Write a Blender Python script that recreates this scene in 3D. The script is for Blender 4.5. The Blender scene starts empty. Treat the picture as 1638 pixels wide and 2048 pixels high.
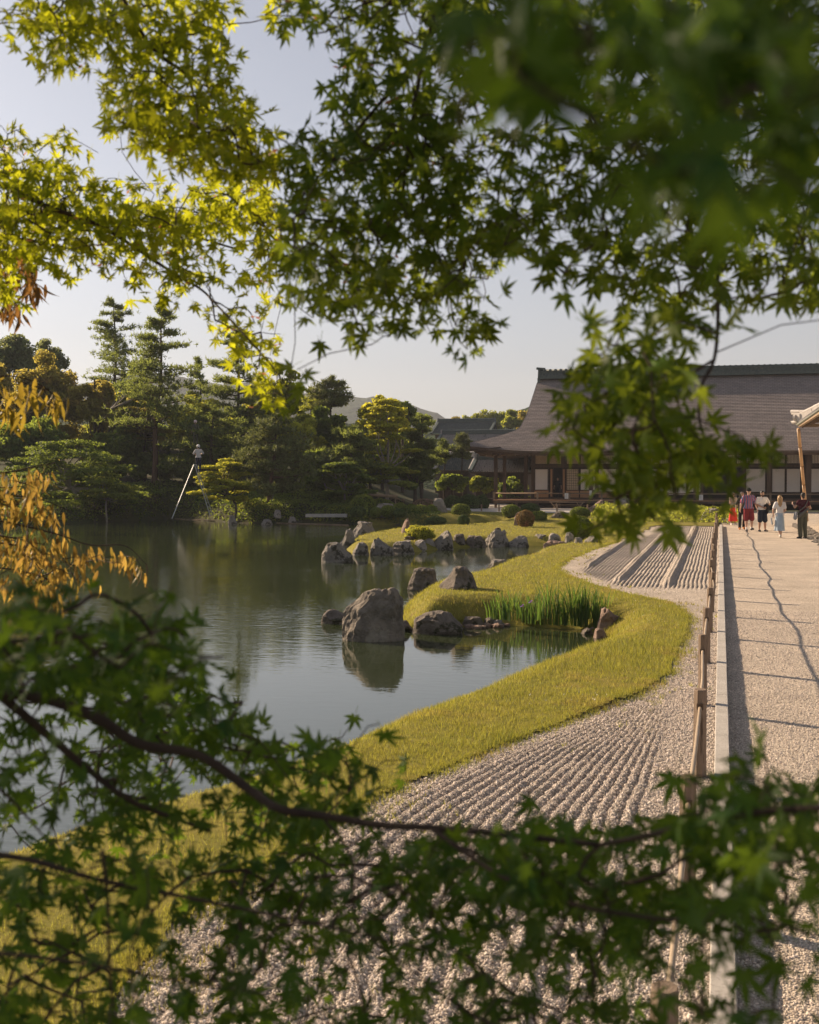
import bpy, bmesh, math, random
import numpy as np
from mathutils import Vector, Matrix, noise as mnoise

S = bpy.context.scene
C = S.collection
R = math.radians
rng = np.random.default_rng(7)
random.seed(7)

# ------------------------------------------------------------------ camera, world, sun, exposure
F, CX, CY, HZ = 2389.0, 819.0, 1024.0, 952.0
CAMH = 2.35
YAW = math.atan(622 / F)          # camera looks this far left of the path direction (+Y)
PITCH = math.atan((CY - HZ) / F)
cam_d = bpy.data.cameras.new('camera'); cam = bpy.data.objects.new('camera', cam_d); C.objects.link(cam)
cam.location = (0, 0, CAMH)
cam.rotation_euler = (R(90) - PITCH, 0, YAW)
cam_d.sensor_fit = 'HORIZONTAL'; cam_d.sensor_width = 24.0; cam_d.lens = 24.0 * F / 1638.0
cam_d.clip_start = 0.05; cam_d.clip_end = 9000
cam_d.dof.use_dof = True; cam_d.dof.focus_distance = 26.0; cam_d.dof.aperture_fstop = 5.2
S.camera = cam
CAMLOC = np.array([0, 0, CAMH])
FWD = np.array([-math.sin(YAW) * math.cos(PITCH), math.cos(YAW) * math.cos(PITCH), -math.sin(PITCH)])
RGT = np.array([math.cos(YAW), math.sin(YAW), 0.0])
UPV = np.cross(RGT, FWD)

SUN_EL, SUN_DX, SUN_DY = R(24), -math.cos(R(24.5)), math.sin(R(24.5))     # direction TOWARDS the sun in plan
w = bpy.data.worlds.new('World'); S.world = w; w.use_nodes = True
nt = w.node_tree; bg = nt.nodes['Background']
sky = nt.nodes.new('ShaderNodeTexSky'); sky.sky_type = 'NISHITA'; sky.sun_disc = False
sky.sun_elevation = SUN_EL; sky.sun_rotation = math.atan2(SUN_DX, SUN_DY) % (2 * math.pi)
sky.air_density = 1.0; sky.dust_density = 1.2; sky.ozone_density = 2.0; sky.altitude = 50
hs = nt.nodes.new('ShaderNodeHueSaturation'); hs.inputs['Saturation'].default_value = 0.45
tint = nt.nodes.new('ShaderNodeMix'); tint.data_type = 'RGBA'; tint.blend_type = 'MULTIPLY'
tint.inputs[0].default_value = 1.0; tint.inputs[7].default_value = (0.985, 0.96, 0.985, 1)
nt.links.new(sky.outputs[0], hs.inputs['Color']); nt.links.new(hs.outputs[0], tint.inputs[6])
nt.links.new(tint.outputs[2], bg.inputs[0]); bg.inputs[1].default_value = 0.051

sl = bpy.data.lights.new('sun', 'SUN'); so = bpy.data.objects.new('sun', sl); C.objects.link(so)
sl.energy = 5.0; sl.angle = R(0.6); sl.color = (1.0, 0.77, 0.54)
dvec = Vector((-SUN_DX * math.cos(SUN_EL), -SUN_DY * math.cos(SUN_EL), -math.sin(SUN_EL)))
so.rotation_euler = dvec.to_track_quat('-Z', 'Y').to_euler()
so.location = (-20, 20, 30)
S.view_settings.view_transform = 'Standard'; S.view_settings.look = 'None'
S.view_settings.exposure = 1.12; S.view_settings.gamma = 1.0; S.view_settings.use_curve_mapping = False
S.render.engine = 'CYCLES'
cy = S.cycles
cy.use_denoising = True; cy.max_bounces = 7; cy.diffuse_bounces = 3; cy.glossy_bounces = 3
cy.transmission_bounces = 4; cy.transparent_max_bounces = 6; cy.volume_bounces = 0
cy.caustics_reflective = False; cy.caustics_refractive = False; cy.sample_clamp_indirect = 4.0

# ------------------------------------------------------------------ pixels of the photograph -> places in the world
def ray(px, py):
    px = np.asarray(px, float); py = np.asarray(py, float)
    a = (px - CX) / F; b = (CY - py) / F
    return FWD + a[..., None] * RGT + b[..., None] * UPV
def at(px, py, d):
    return CAMLOC + ray(px, py) * np.asarray(d, float)[..., None]
def onz(px, py, z=0.0):
    r = ray(px, py); t = (z - CAMH) / r[..., 2]
    return CAMLOC + r * t[..., None]
def ony(px, py, Y):                         # a point on the plane y = Y
    r = ray(px, py); return CAMLOC + r * (Y / r[..., 1])[..., None]
def ppm(p):                                 # photo pixels per metre at point p
    return F / float(np.dot(np.asarray(p) - CAMLOC, FWD))

# ------------------------------------------------------------------ objects
def link(o, parent=None):
    C.objects.link(o)
    if parent is not None: o.parent = parent
    return o
def tag(o, label=None, cat=None, group=None, kind=None):
    if label: o['label'] = label
    if cat: o['category'] = cat
    if group: o['group'] = group
    if kind: o['kind'] = kind
    return o
def empty(name, loc, label, cat, group=None, rz=0.0):
    o = bpy.data.objects.new(name, None); o.location = tuple(float(v) for v in loc); o.rotation_euler = (0, 0, rz)
    o.empty_display_size = 0.2
    link(o); return tag(o, label, cat, group)
def mesh_np(name, V, faces, mats=None, smooth=False, mi=None):
    """faces: int array (n,k) or list of such arrays"""
    me = bpy.data.meshes.new(name)
    V = np.ascontiguousarray(V, dtype=np.float32)
    if not isinstance(faces, (list, tuple)): faces = [faces]
    faces = [np.asarray(f, dtype=np.int32) for f in faces if len(f)]
    loops = np.concatenate([f.ravel() for f in faces]) if faces else np.zeros(0, np.int32)
    tot = np.concatenate([np.full(len(f), f.shape[1], np.int32) for f in faces])
    st = np.concatenate([[0], np.cumsum(tot)[:-1]]).astype(np.int32)
    me.vertices.add(len(V)); me.vertices.foreach_set('co', V.ravel())
    me.loops.add(len(loops)); me.loops.foreach_set('vertex_index', loops)
    me.polygons.add(len(tot)); me.polygons.foreach_set('loop_start', st)
    try: me.polygons.foreach_set('loop_total', tot)
    except Exception: pass
    me.polygons.foreach_set('use_smooth', np.full(len(tot), bool(smooth)))
    if mats is not None:
        for m in (mats if isinstance(mats, (list, tuple)) else [mats]): me.materials.append(m)
    if mi is not None: me.polygons.foreach_set('material_index', np.asarray(mi, np.int32))
    me.update(calc_edges=True)
    return me
def obj_np(name, V, faces, mat, parent=None, smooth=False, loc=None, mi=None):
    V = np.asarray(V, float)
    if loc is not None and parent is None:
        V = V - np.asarray(loc, float)
    o = bpy.data.objects.new(name, mesh_np(name, V, faces, mat, smooth, mi))
    if loc is not None and parent is None: o.location = tuple(float(v) for v in loc)
    return link(o, parent)

class MB:
    """collects boxes, tubes and loose polygons and links them as one mesh"""
    def __init__(s): s.v = []; s.f = {}; s.n = 0
    def add(s, V, Fc):
        V = np.asarray(V, float); s.v.append(V)
        for f in (Fc if isinstance(Fc, (list, tuple)) and len(Fc) and isinstance(Fc[0], np.ndarray) else [np.asarray(Fc)]):
            s.f.setdefault(f.shape[1], []).append(f + s.n)
        s.n += len(V); return s
    def box(s, c, d, rz=0.0, taper=1.0, rot=None, bev=0.0):
        c = np.asarray(c, float); h = np.asarray(d, float) / 2
        sg = np.array([[-1,-1,-1],[1,-1,-1],[1,1,-1],[-1,1,-1],[-1,-1,1],[1,-1,1],[1,1,1],[-1,1,1]], float)
        v = sg * h; v[4:, :2] *= taper
        if rot is not None: v = v @ np.array(rot).T
        if rz: cz, sz = math.cos(rz), math.sin(rz); v = v @ np.array([[cz, sz, 0], [-sz, cz, 0], [0, 0, 1]])
        return s.add(v + c, np.array([[0,3,2,1],[4,5,6,7],[0,1,5,4],[1,2,6,5],[2,3,7,6],[3,0,4,7]]))
    def bar(s, a, b, wd, ht=None):
        a = np.asarray(a, float); b = np.asarray(b, float); ht = ht or wd
        d = b - a; L = np.linalg.norm(d); y = d / L
        up = np.array([0, 0, 1.0]) if abs(y[2]) < .9 else np.array([1.0, 0, 0])
        x = np.cross(y, up); x /= np.linalg.norm(x); z = np.cross(x, y)
        return s.box((a + b) / 2, (wd, L, ht), rot=np.array([x, y, z]).T)
    def tube(s, pts, rad, n=8, cap=True):
        V, Q, T = tube_np(pts, rad, n, cap)
        s.add(V, [Q, T] if cap else [Q]); return s
    def build(s, name, mat, parent=None, smooth=False, loc=None):
        return obj_np(name, np.concatenate(s.v), [np.concatenate(v) for v in s.f.values()], mat, parent, smooth, loc)

def tube_np(pts, rad, n=8, cap=True):
    P = np.asarray(pts, float); m = len(P)
    r = np.broadcast_to(np.asarray(rad, float), (m,))
    T = np.gradient(P, axis=0); T /= np.linalg.norm(T, axis=1)[:, None] + 1e-9
    ref = np.array([0, 0, 1.0]) if abs(T[:, 2]).mean() < .8 else np.array([1.0, 0, 0])
    X = np.cross(T, ref); X /= np.linalg.norm(X, axis=1)[:, None] + 1e-9
    Y = np.cross(T, X)
    a = np.arange(n) * 2 * math.pi / n
    V = P[:, None] + r[:, None, None] * (np.cos(a)[None, :, None] * X[:, None] + np.sin(a)[None, :, None] * Y[:, None])
    V = V.reshape(-1, 3)
    i = np.arange(m - 1)[:, None] * n; j = np.arange(n)[None]; k = (j + 1) % n
    Q = np.stack([i + j, i + k, i + n + k, i + n + j], -1).reshape(-1, 4)
    Tt = np.zeros((0, 3), int)
    if cap:
        V = np.concatenate([V, P[:1], P[-1:]]); jj = np.arange(n)
        Tt = np.concatenate([np.stack([np.full(n, m * n), (jj + 1) % n, jj], -1),
                             np.stack([np.full(n, m * n + 1), (m - 1) * n + jj, (m - 1) * n + (jj + 1) % n], -1)])
    return V, Q, Tt
def curve(pts, n=8):                        # Catmull-Rom through points
    P = np.asarray(pts, float); P = np.concatenate([[2 * P[0] - P[1]], P, [2 * P[-1] - P[-2]]])
    out = []
    for i in range(1, len(P) - 2):
        t = np.linspace(0, 1, n, endpoint=False)[:, None]
        a, b, c, d = P[i - 1], P[i], P[i + 1], P[i + 2]
        out.append(.5 * (2 * b + (c - a) * t + (2 * a - 5 * b + 4 * c - d) * t**2 + (3 * b - a - 3 * c + d) * t**3))
    return np.concatenate(out + [P[-2][None]])
def nrm(v): return v / (np.linalg.norm(v, axis=-1, keepdims=True) + 1e-9)

# ------------------------------------------------------------------ materials
def srgb(h):
    c = [int(h[i:i + 2], 16) / 255 for i in (0, 2, 4)]
    return tuple(x / 12.92 if x <= .04045 else ((x + .055) / 1.055) ** 2.4 for x in c)
def M(name, c1, c2=None, scale=4.0, rough=.8, bump=0.0, bscale=30.0, spec=.3, island=0.0, trans=None, tf=.4,
      stretch=None, c3=None, c3s=1.5, c3t=.6, metal=0.0, bdist=.02, hue=0.0):
    m = bpy.data.materials.new(name); m.use_nodes = True; t = m.node_tree; N = t.nodes; L = t.links
    p = N['Principled BSDF']; out = N['Material Output']
    p.inputs['Roughness'].default_value = rough; p.inputs['Specular IOR Level'].default_value = spec
    p.inputs['Metallic'].default_value = metal
    tc = N.new('ShaderNodeTexCoord'); co = tc.outputs['Object']
    if stretch:
        mp = N.new('ShaderNodeMapping'); mp.inputs['Scale'].default_value = stretch; L.new(co, mp.inputs[0]); co = mp.outputs[0]
    def noise(sc, det=4):
        n = N.new('ShaderNodeTexNoise'); n.inputs['Scale'].default_value = sc; n.inputs['Detail'].default_value = det
        n.inputs['Roughness'].default_value = .65
        L.new(co, n.inputs['Vector']); return n.outputs['Fac']
    def ramp(fac, a, b):
        r = N.new('ShaderNodeMapRange'); r.inputs[1].default_value = a; r.inputs[2].default_value = b; L.new(fac, r.inputs[0]); return r.outputs[0]
    def mix(fac, a, b):
        x = N.new('ShaderNodeMix'); x.data_type = 'RGBA'
        L.new(fac, x.inputs[0])
        for s_, v in ((6, a), (7, b)):
            if isinstance(v, tuple): x.inputs[s_].default_value = (*v, 1)
            else: L.new(v, x.inputs[s_])
        return x.outputs[2]
    col = None
    if c2: col = mix(ramp(noise(scale), .34, .66), tuple(c1), tuple(c2))
    if c3: col = mix(ramp(noise(c3s, 6), c3t, c3t + .06), col if col is not None else tuple(c1), tuple(c3))
    if island:
        g = N.new('ShaderNodeNewGeometry'); oi = N.new('ShaderNodeObjectInfo')
        ad = N.new('ShaderNodeMath'); ad.operation = 'ADD'; L.new(g.outputs['Random Per Island'], ad.inputs[0]); L.new(oi.outputs['Random'], ad.inputs[1])
        fr = N.new('ShaderNodeMath'); fr.operation = 'FRACT'; L.new(ad.outputs[0], fr.inputs[0])
        h = N.new('ShaderNodeHueSaturation')
        r = N.new('ShaderNodeMapRange'); r.inputs[3].default_value = 1 - island; r.inputs[4].default_value = 1 + island; L.new(fr.outputs[0], r.inputs[0])
        L.new(r.outputs[0], h.inputs['Value'])
        if hue:
            f2 = N.new('ShaderNodeMath'); f2.operation = 'MULTIPLY'; f2.inputs[1].default_value = 7.31; L.new(fr.outputs[0], f2.inputs[0])
            f3 = N.new('ShaderNodeMath'); f3.operation = 'FRACT'; L.new(f2.outputs[0], f3.inputs[0])
            r2 = N.new('ShaderNodeMapRange'); r2.inputs[3].default_value = .5 - hue; r2.inputs[4].default_value = .5 + hue; L.new(f3.outputs[0], r2.inputs[0])
            L.new(r2.outputs[0], h.inputs['Hue'])
        if col is None: h.inputs['Color'].default_value = (*c1, 1)
        else: L.new(col, h.inputs['Color'])
        col = h.outputs[0]
    if col is None: p.inputs['Base Color'].default_value = (*c1, 1)
    else: L.new(col, p.inputs['Base Color'])
    if bump:
        b = N.new('ShaderNodeBump'); b.inputs['Strength'].default_value = bump; b.inputs['Distance'].default_value = bdist
        L.new(noise(bscale, 6), b.inputs['Height']); L.new(b.outputs[0], p.inputs['Normal'])
    if trans:
        tb = N.new('ShaderNodeBsdfTranslucent')
        if col is not None:
            mm = N.new('ShaderNodeMix'); mm.data_type = 'RGBA'; mm.blend_type = 'MIX'; mm.inputs[0].default_value = .8
            L.new(col, mm.inputs[6]); 
            hh = N.new('ShaderNodeHueSaturation'); hh.inputs['Color'].default_value = (*trans, 1)
            if island: L.new(r.outputs[0], hh.inputs['Value'])
            L.new(hh.outputs[0], mm.inputs[7]); L.new(mm.outputs[2], tb.inputs[0])
        else: tb.inputs[0].default_value = (*trans, 1)
        ms = N.new('ShaderNodeMixShader'); ms.inputs[0].default_value = tf
        L.new(p.outputs[0], ms.inputs[1]); L.new(tb.outputs[0], ms.inputs[2]); L.new(ms.outputs[0], out.inputs[0])
    return m
# ------------------------------------------------------------------ plan of the garden
WZ = -0.5                                   # water level
pond_px = [(-700,2300),(-300,1900),(0,1775),(200,1708),(400,1645),(520,1600),(640,1552),(720,1513),(800,1480),(900,1440),
 (1000,1395),(1100,1352),(1180,1325),(1207,1300),(1217,1278),(1195,1264),(1150,1257),(1080,1254),(1000,1250),(930,1252),(870,1262),
 (815,1262),(800,1245),(806,1222),(825,1205),(850,1195),(872,1188),(905,1184),(945,1170),(985,1150),(1040,1135),(1100,1115),
 (1145,1103),(1160,1096),(1100,1092),(1000,1090),(900,1096),(830,1104),(745,1109),(705,1107),(694,1097),(705,1086),
 (740,1077),(800,1068),(870,1063),(950,1060),(1003,1056),(1012,1052),(1000,1049),(950,1051),(880,1052),(800,1050),(730,1049),(700,1047),(600,1044),
 (500,1047),(440,1043),(340,1037),(200,1044),(100,1049),(0,1053),(-300,1056),(-900,1075)]
POND = np.array([onz(x, y, WZ)[:2] for x, y in pond_px])
grav_px = [(60,2500),(150,2200),(240,1990),(350,1850),(520,1745),(640,1665),(760,1592),(880,1543),(1000,1493),(1100,1457),(1200,1417),
 (1280,1387),(1336,1350),(1350,1312),(1372,1268),(1378,1238),(1352,1212),(1318,1201),(1250,1189),(1180,1170),(1132,1152),(1114,1138),
 (1130,1122),(1180,1101),(1240,1081),(1285,1064),(1312,1049)]
KX0, KX1, KH = -0.03, 0.09, 0.03
PATHZ = -0.07                              # the walking path lies a step below the raked gravel           # kerb left face, right face, height
GR = [tuple(onz(x, y, 0.0)[:2]) for x, y in grav_px]
YEND = 57.5
GR[-1] = (GR[-1][0], YEND)
GRAV = np.array(GR + [(KX0, YEND), (KX0, 0.0), (-4.0, 0.0)])
GEDGE = np.array(GR)                        # lawn / gravel border only

def inside(P, poly):
    x, y = P[:, 0], P[:, 1]; ins = np.zeros(len(P), bool); n = len(poly)
    for i in range(n):
        x0, y0 = poly[i]; x1, y1 = poly[(i + 1) % n]
        if y0 == y1: continue
        c = ((y0 > y) != (y1 > y)) & (x < (x1 - x0) * (y - y0) / (y1 - y0) + x0)
        ins ^= c
    return ins
def segdist(P, poly, closed=True):
    d = np.full(len(P), 1e9); n = len(poly)
    for i in range(n if closed else n - 1):
        a = poly[i]; b = poly[(i + 1) % n]; ab = b - a
        t = np.clip(((P - a) @ ab) / (ab @ ab + 1e-12), 0, 1)
        q = P - (a + t[:, None] * ab)
        d = np.minimum(d, q[:, 0]**2 + q[:, 1]**2)
    return np.sqrt(d)
def smooth(x, a, b):
    t = np.clip((x - a) / (b - a), 0, 1); return t * t * (3 - 2 * t)
def vnoise(P, sc, seed=0):                  # cheap smooth value noise, vectorised
    q = P[:, :2] * sc + 1000.0 + seed * 17.13; i = np.floor(q).astype(np.int64); f = q - i; f = f * f * (3 - 2 * f)
    def h(a, b):
        n = (a * 374761393 + b * 668265263 + seed * 1442695041) & 0xffffffff
        n = ((n ^ (n >> 13)) * 1274126177) & 0xffffffff
        return (n ^ (n >> 16)) / 4294967295.0
    a = h(i[:, 0], i[:, 1]); b = h(i[:, 0] + 1, i[:, 1]); c = h(i[:, 0], i[:, 1] + 1); d = h(i[:, 0] + 1, i[:, 1] + 1)
    return (a * (1 - f[:, 0]) + b * f[:, 0]) * (1 - f[:, 1]) + (c * (1 - f[:, 0]) + d * f[:, 0]) * f[:, 1]
def fbm(P, sc, seed=0, o=3):
    s = 0; a = 1; t = 0
    for k in range(o): s = s + a * vnoise(P, sc * 2**k, seed + k); t += a; a *= .5
    return s / t
def camd(P): return P[:, 0] * FWD[0] + P[:, 1] * FWD[1]
def campx(P): return CX + F * (P[:, 0] * RGT[0] + P[:, 1] * RGT[1]) / np.maximum(camd(P), .1)
FARSH = [np.array(onz(x, y, WZ)[:2]) for x, y in pond_px[42:]]
def land_h(P):
    """height of the ground; the pond is a basin cut into it"""
    ins = inside(P, POND); d = segdist(P, POND)
    dd = camd(P); px = campx(P)
    base = -0.0 + 0.05 * (fbm(P, .35, 3) - .5)
    # peninsula and far bank are low; the wooded bank at the left climbs
    hill = smooth(px, 900, 600) * smooth(dd, 66, 110) * 4.5
    hill = hill + smooth(dd, 95, 140) * 3.0 * smooth(px, 860, 700)
    mound = .25 * np.exp(-(((px - 800) / 110)**2)) * smooth(dd, 66, 74) * smooth(dd, 90, 80)
    pen = -.16 * smooth(dd, 40, 46) * smooth(dd, 66, 62) * smooth(px, 1250, 1100)
    top = base + hill + mound + pen
    wbank = np.where(dd > 66, 1.2, np.where(dd > 38, .5, .85))
    k = np.clip(d / wbank, 0, 1); rise = 1 - (1 - k)**1.8
    land = WZ - .03 + (top - WZ + .03) * rise
    return np.where(ins, WZ - .03 - .75 * smooth(d, 0, 1.6), land)
def lawn_top(P): return land_h(P) + .022

# polar sheet: fine near the camera, coarse far away
nr, na = 330, 360
rr = 2.6 * np.exp(np.linspace(0, math.log(190 / 2.6), nr)); aa = np.linspace(R(-52), R(42), na)
RRg, AAg = np.meshgrid(rr, aa, indexing='ij')
ang = AAg - YAW
PX, PY = RRg * np.sin(ang), RRg * np.cos(ang)
PP = np.stack([PX.ravel(), PY.ravel()], -1)
HH = land_h(PP) + .022
def quads(nr, na):
    i, j = np.meshgrid(np.arange(nr - 1), np.arange(na - 1), indexing='ij')
    a = i * na + j; return np.stack([a, a + na, a + na + 1, a + 1], -1).reshape(-1, 4)
Q = quads(nr, na)[:, ::-1]
cen = PP[Q].mean(1)
gin = inside(cen, GRAV)
path_reg = (cen[:, 0] > KX0)
court = (cen[:, 1] > 75.5 + 1.2 * (vnoise(cen, .2, 5))) & (cen[:, 0] > -20.0) & (cen[:, 1] < 120) & (campx(cen) > 868)
cc = camd(cen)
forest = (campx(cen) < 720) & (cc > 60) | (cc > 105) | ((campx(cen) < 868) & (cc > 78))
pondin = inside(cen, POND) & (segdist(cen, POND) > .25)
cls = np.zeros(len(Q), int)
cls[forest] = 1; cls[court] = 2; cls[pondin] = 3; cls[gin] = 9
cls[path_reg & (cls != 3)] = 9
VV = np.concatenate([PP, HH[:, None]], 1)

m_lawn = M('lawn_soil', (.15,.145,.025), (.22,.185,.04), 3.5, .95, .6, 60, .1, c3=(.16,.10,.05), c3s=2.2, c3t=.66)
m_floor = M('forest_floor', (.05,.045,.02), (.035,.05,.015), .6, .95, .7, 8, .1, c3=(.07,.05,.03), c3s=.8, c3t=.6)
m_court = M('court_gravel', (.42,.39,.35), (.50,.46,.42), 1.5, .95, .4, 60, .1)
m_mud = M('pond_mud', (.06,.055,.035), (.045,.05,.03), 2, .9, .4, 12, .2)
def sub(name, k, mat, kind='structure'):
    q = Q[cls == k]; u, inv = np.unique(q, return_inverse=True)
    o = obj_np(name, VV[u], inv.reshape(-1, 4), mat, None, True); o['kind'] = kind; return o
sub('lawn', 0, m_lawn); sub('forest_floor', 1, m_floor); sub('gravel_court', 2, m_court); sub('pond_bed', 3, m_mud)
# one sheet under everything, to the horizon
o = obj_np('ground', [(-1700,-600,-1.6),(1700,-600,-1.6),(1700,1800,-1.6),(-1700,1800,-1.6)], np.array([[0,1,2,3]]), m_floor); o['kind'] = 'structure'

# ------------------------------------------------------------------ gravel
def gravel_mat(name, c1, c2, c3, vs=55.0, bs=.9, bd=.02):
    m = bpy.data.materials.new(name); m.use_nodes = True; t = m.node_tree; N = t.nodes; L = t.links; p = N['Principled BSDF']
    tc = N.new('ShaderNodeTexCoord')
    v = N.new('ShaderNodeTexVoronoi'); v.inputs['Scale'].default_value = vs; L.new(tc.outputs['Object'], v.inputs['Vector'])
    sp = N.new('ShaderNodeSeparateColor'); L.new(v.outputs['Color'], sp.inputs[0])
    cr = N.new('ShaderNodeValToRGB'); L.new(sp.outputs[0], cr.inputs[0])
    e = cr.color_ramp.elements; e[0].position = 0; e[0].color = (*c1, 1); e[1].position = 1; e[1].color = (*c3, 1)
    x = e.new(.25); x.color = (*c2, 1); x = e.new(.75); x.color = (*[(a + b) / 2 for a, b in zip(c2, c3)], 1)
    n = N.new('ShaderNodeTexNoise'); n.inputs['Scale'].default_value = .9; n.inputs['Detail'].default_value = 5; L.new(tc.outputs['Object'], n.inputs['Vector'])
    mr = N.new('ShaderNodeMapRange'); mr.inputs[1].default_value = .3; mr.inputs[2].default_value = .7; mr.inputs[3].default_value = .82; mr.inputs[4].default_value = 1.1; L.new(n.outputs[0], mr.inputs[0])
    hv = N.new('ShaderNodeHueSaturation'); L.new(cr.outputs[0], hv.inputs['Color']); L.new(mr.outputs[0], hv.inputs['Value'])
    L.new(hv.outputs[0], p.inputs['Base Color']); p.inputs['Roughness'].default_value = .92; p.inputs['Specular IOR Level'].default_value = .15
    # pebble relief: domes of the cells plus coarser unevenness
    n2 = N.new('ShaderNodeTexNoise'); n2.inputs['Scale'].default_value = 14; n2.inputs['Detail'].default_value = 6; n2.inputs['Roughness'].default_value = .7; L.new(tc.outputs['Object'], n2.inputs['Vector'])
    s = N.new('ShaderNodeMath'); s.operation = 'MULTIPLY_ADD'; L.new(n2.outputs[0], s.inputs[0]); s.inputs[1].default_value = 1.6
    ng = N.new('ShaderNodeMath'); ng.operation = 'MULTIPLY'; ng.inputs[1].default_value = -1.0; L.new(v.outputs['Distance'], ng.inputs[0]); L.new(ng.outputs[0], s.inputs[2])
    b = N.new('ShaderNodeBump'); b.inputs['Strength'].default_value = bs; b.inputs['Distance'].default_value = bd
    L.new(s.outputs[0], b.inputs['Height']); L.new(b.outputs[0], p.inputs['Normal'])
    return m
m_rake = gravel_mat('raked_gravel_stone', (.20,.165,.135), (.46,.39,.325), (.72,.64,.55), 55, 1.0, .03)
m_path = gravel_mat('path_gravel_stone', (.24,.195,.155), (.50,.42,.34), (.68,.60,.50), 70, 1.0, .02)

RIDX = (-1.1, -2.2, -3.3, -4.4)
def rake_h(P):
    """furrows raked into the gravel, and the long heaped ridges of the far field"""
    x, y = P[:, 0], P[:, 1]
    dE = segdist(P, GEDGE, False); dF = np.abs(x - (KX0 - .42)) + 1e-6
    wob = .05 * (fbm(P, .9, 11) - .5) * 2
    near = smooth(y, 25.0, 23.2)
    # near field: lines fan out between the lawn's edge and the fence
    frac = dE / (dE + dF)
    width = (dE + dF); N = 20.0
    lines = frac * N + wob * 8
    sp = width / N
    amp = .019 * smooth(sp, .020, .045) * smooth(dE, .10, .30) * smooth(dF, .0, .12) * smooth(y, 23.5, 19.0) * (.35 + .65 * smooth(y, 4.2, 6.2)) * (.55 + .9 * fbm(P, 1.6, 14))
    amp = amp * (x < KX0 - .42)
    h1 = .85 * amp * (2 * np.abs(np.sin(lines * math.pi)) - 1.0)
    # broad loose heaps right in front
    h1 = h1 + .05 * smooth(y, 6.8, 5.0) * (fbm(P * np.array([1, .6]), 5, 9) - .5)
    # cross rows where the two fields meet
    hx = .013 * np.abs(np.sin((y + wob * 6) * math.pi / .33)) * smooth(y, 22.4, 23.3) * smooth(y, 25.6, 24.9) * smooth(dE, .1, .4)
    far = smooth(y, 25.0, 26.0) * smooth(dE, .35, .7) * smooth(y, YEND, YEND - .8)
    h2 = far * .016 * (2 * np.abs(np.sin((x + wob * .6) / .092 * math.pi)) - 1.0)
    rid = np.zeros(len(P))
    for k, rx in enumerate(RIDX):
        y0 = (25.8, 26.8, 30.6, 38.0)[k]
        d = np.abs(x - rx - .05 * (fbm(P, .25, 20 + k) - .5) * 2)
        rid = np.maximum(rid, .075 * np.clip(1 - (d / .125)**2, 0, 1) * smooth(y, y0, y0 + .5) * smooth(y, YEND - .2, YEND - 1.2) * smooth(dE, .05, .3))
    return h1 * near + hx + h2 + rid + .010 * (fbm(P, 5, 30) - .5) + .004 * (fbm(P, 20, 31) - .5)
def cart(name, xs, ys, hf, mat, keep=None, z0=0.0):
    X, Y = np.meshgrid(xs, ys, indexing='ij'); P = np.stack([X.ravel(), Y.ravel()], -1)
    q = quads(len(xs), len(ys)); c = P[q].mean(1)
    if keep is not None: q = q[keep(c)]
    u, inv = np.unique(q, return_inverse=True)
    V = np.concatenate([P[u], (hf(P[u]) + z0)[:, None]], 1)
    return V, inv.reshape(-1, 4)
GXP = GRAV.copy()
def keepg(c): return inside(c, GRAV) | ((segdist(c, GEDGE, False) < .18) & (c[:, 0] < KX0) & (c[:, 1] < YEND))
Va, Qa = cart('a', np.linspace(-4.2, KX0, 210), np.linspace(3.2, 12.0, 200), rake_h, None, keepg)
Vb, Qb = cart('b', np.linspace(-2.7, KX0, 134), np.linspace(12.0, 26.0, 160), rake_h, None, keepg)
Vc, Qc = cart('c', np.linspace(-9.0, KX0, 440), np.linspace(26.0, YEND, 130), rake_h, None, keepg)
# the left part of the near field
o = obj_np('raked_gravel', np.concatenate([Va, Vb, Vc]), np.concatenate([Qa, Qb + len(Va), Qc + len(Va) + len(Vb)]), m_rake, None, True); o['kind'] = 'structure'
def path_h(P): return PATHZ + .006 * (fbm(P, 4, 40) - .5) + .03 * (fbm(P, .5, 41) - .5) * smooth(P[:, 0], .1, 1.5) + .018 * (fbm(P, 2.2, 42) - .5) * smooth(P[:, 0], .9, .1)
Va, Qa = cart('a', np.concatenate([np.linspace(.02, 2.5, 60), np.linspace(2.6, 40, 60)]), np.concatenate([np.linspace(1.5, 25, 240), np.linspace(25.4, 84.9, 160)]), path_h, None)
o = obj_np('gravel_path', Va, Qa, m_path, None, True); o['kind'] = 'structure'

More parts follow.
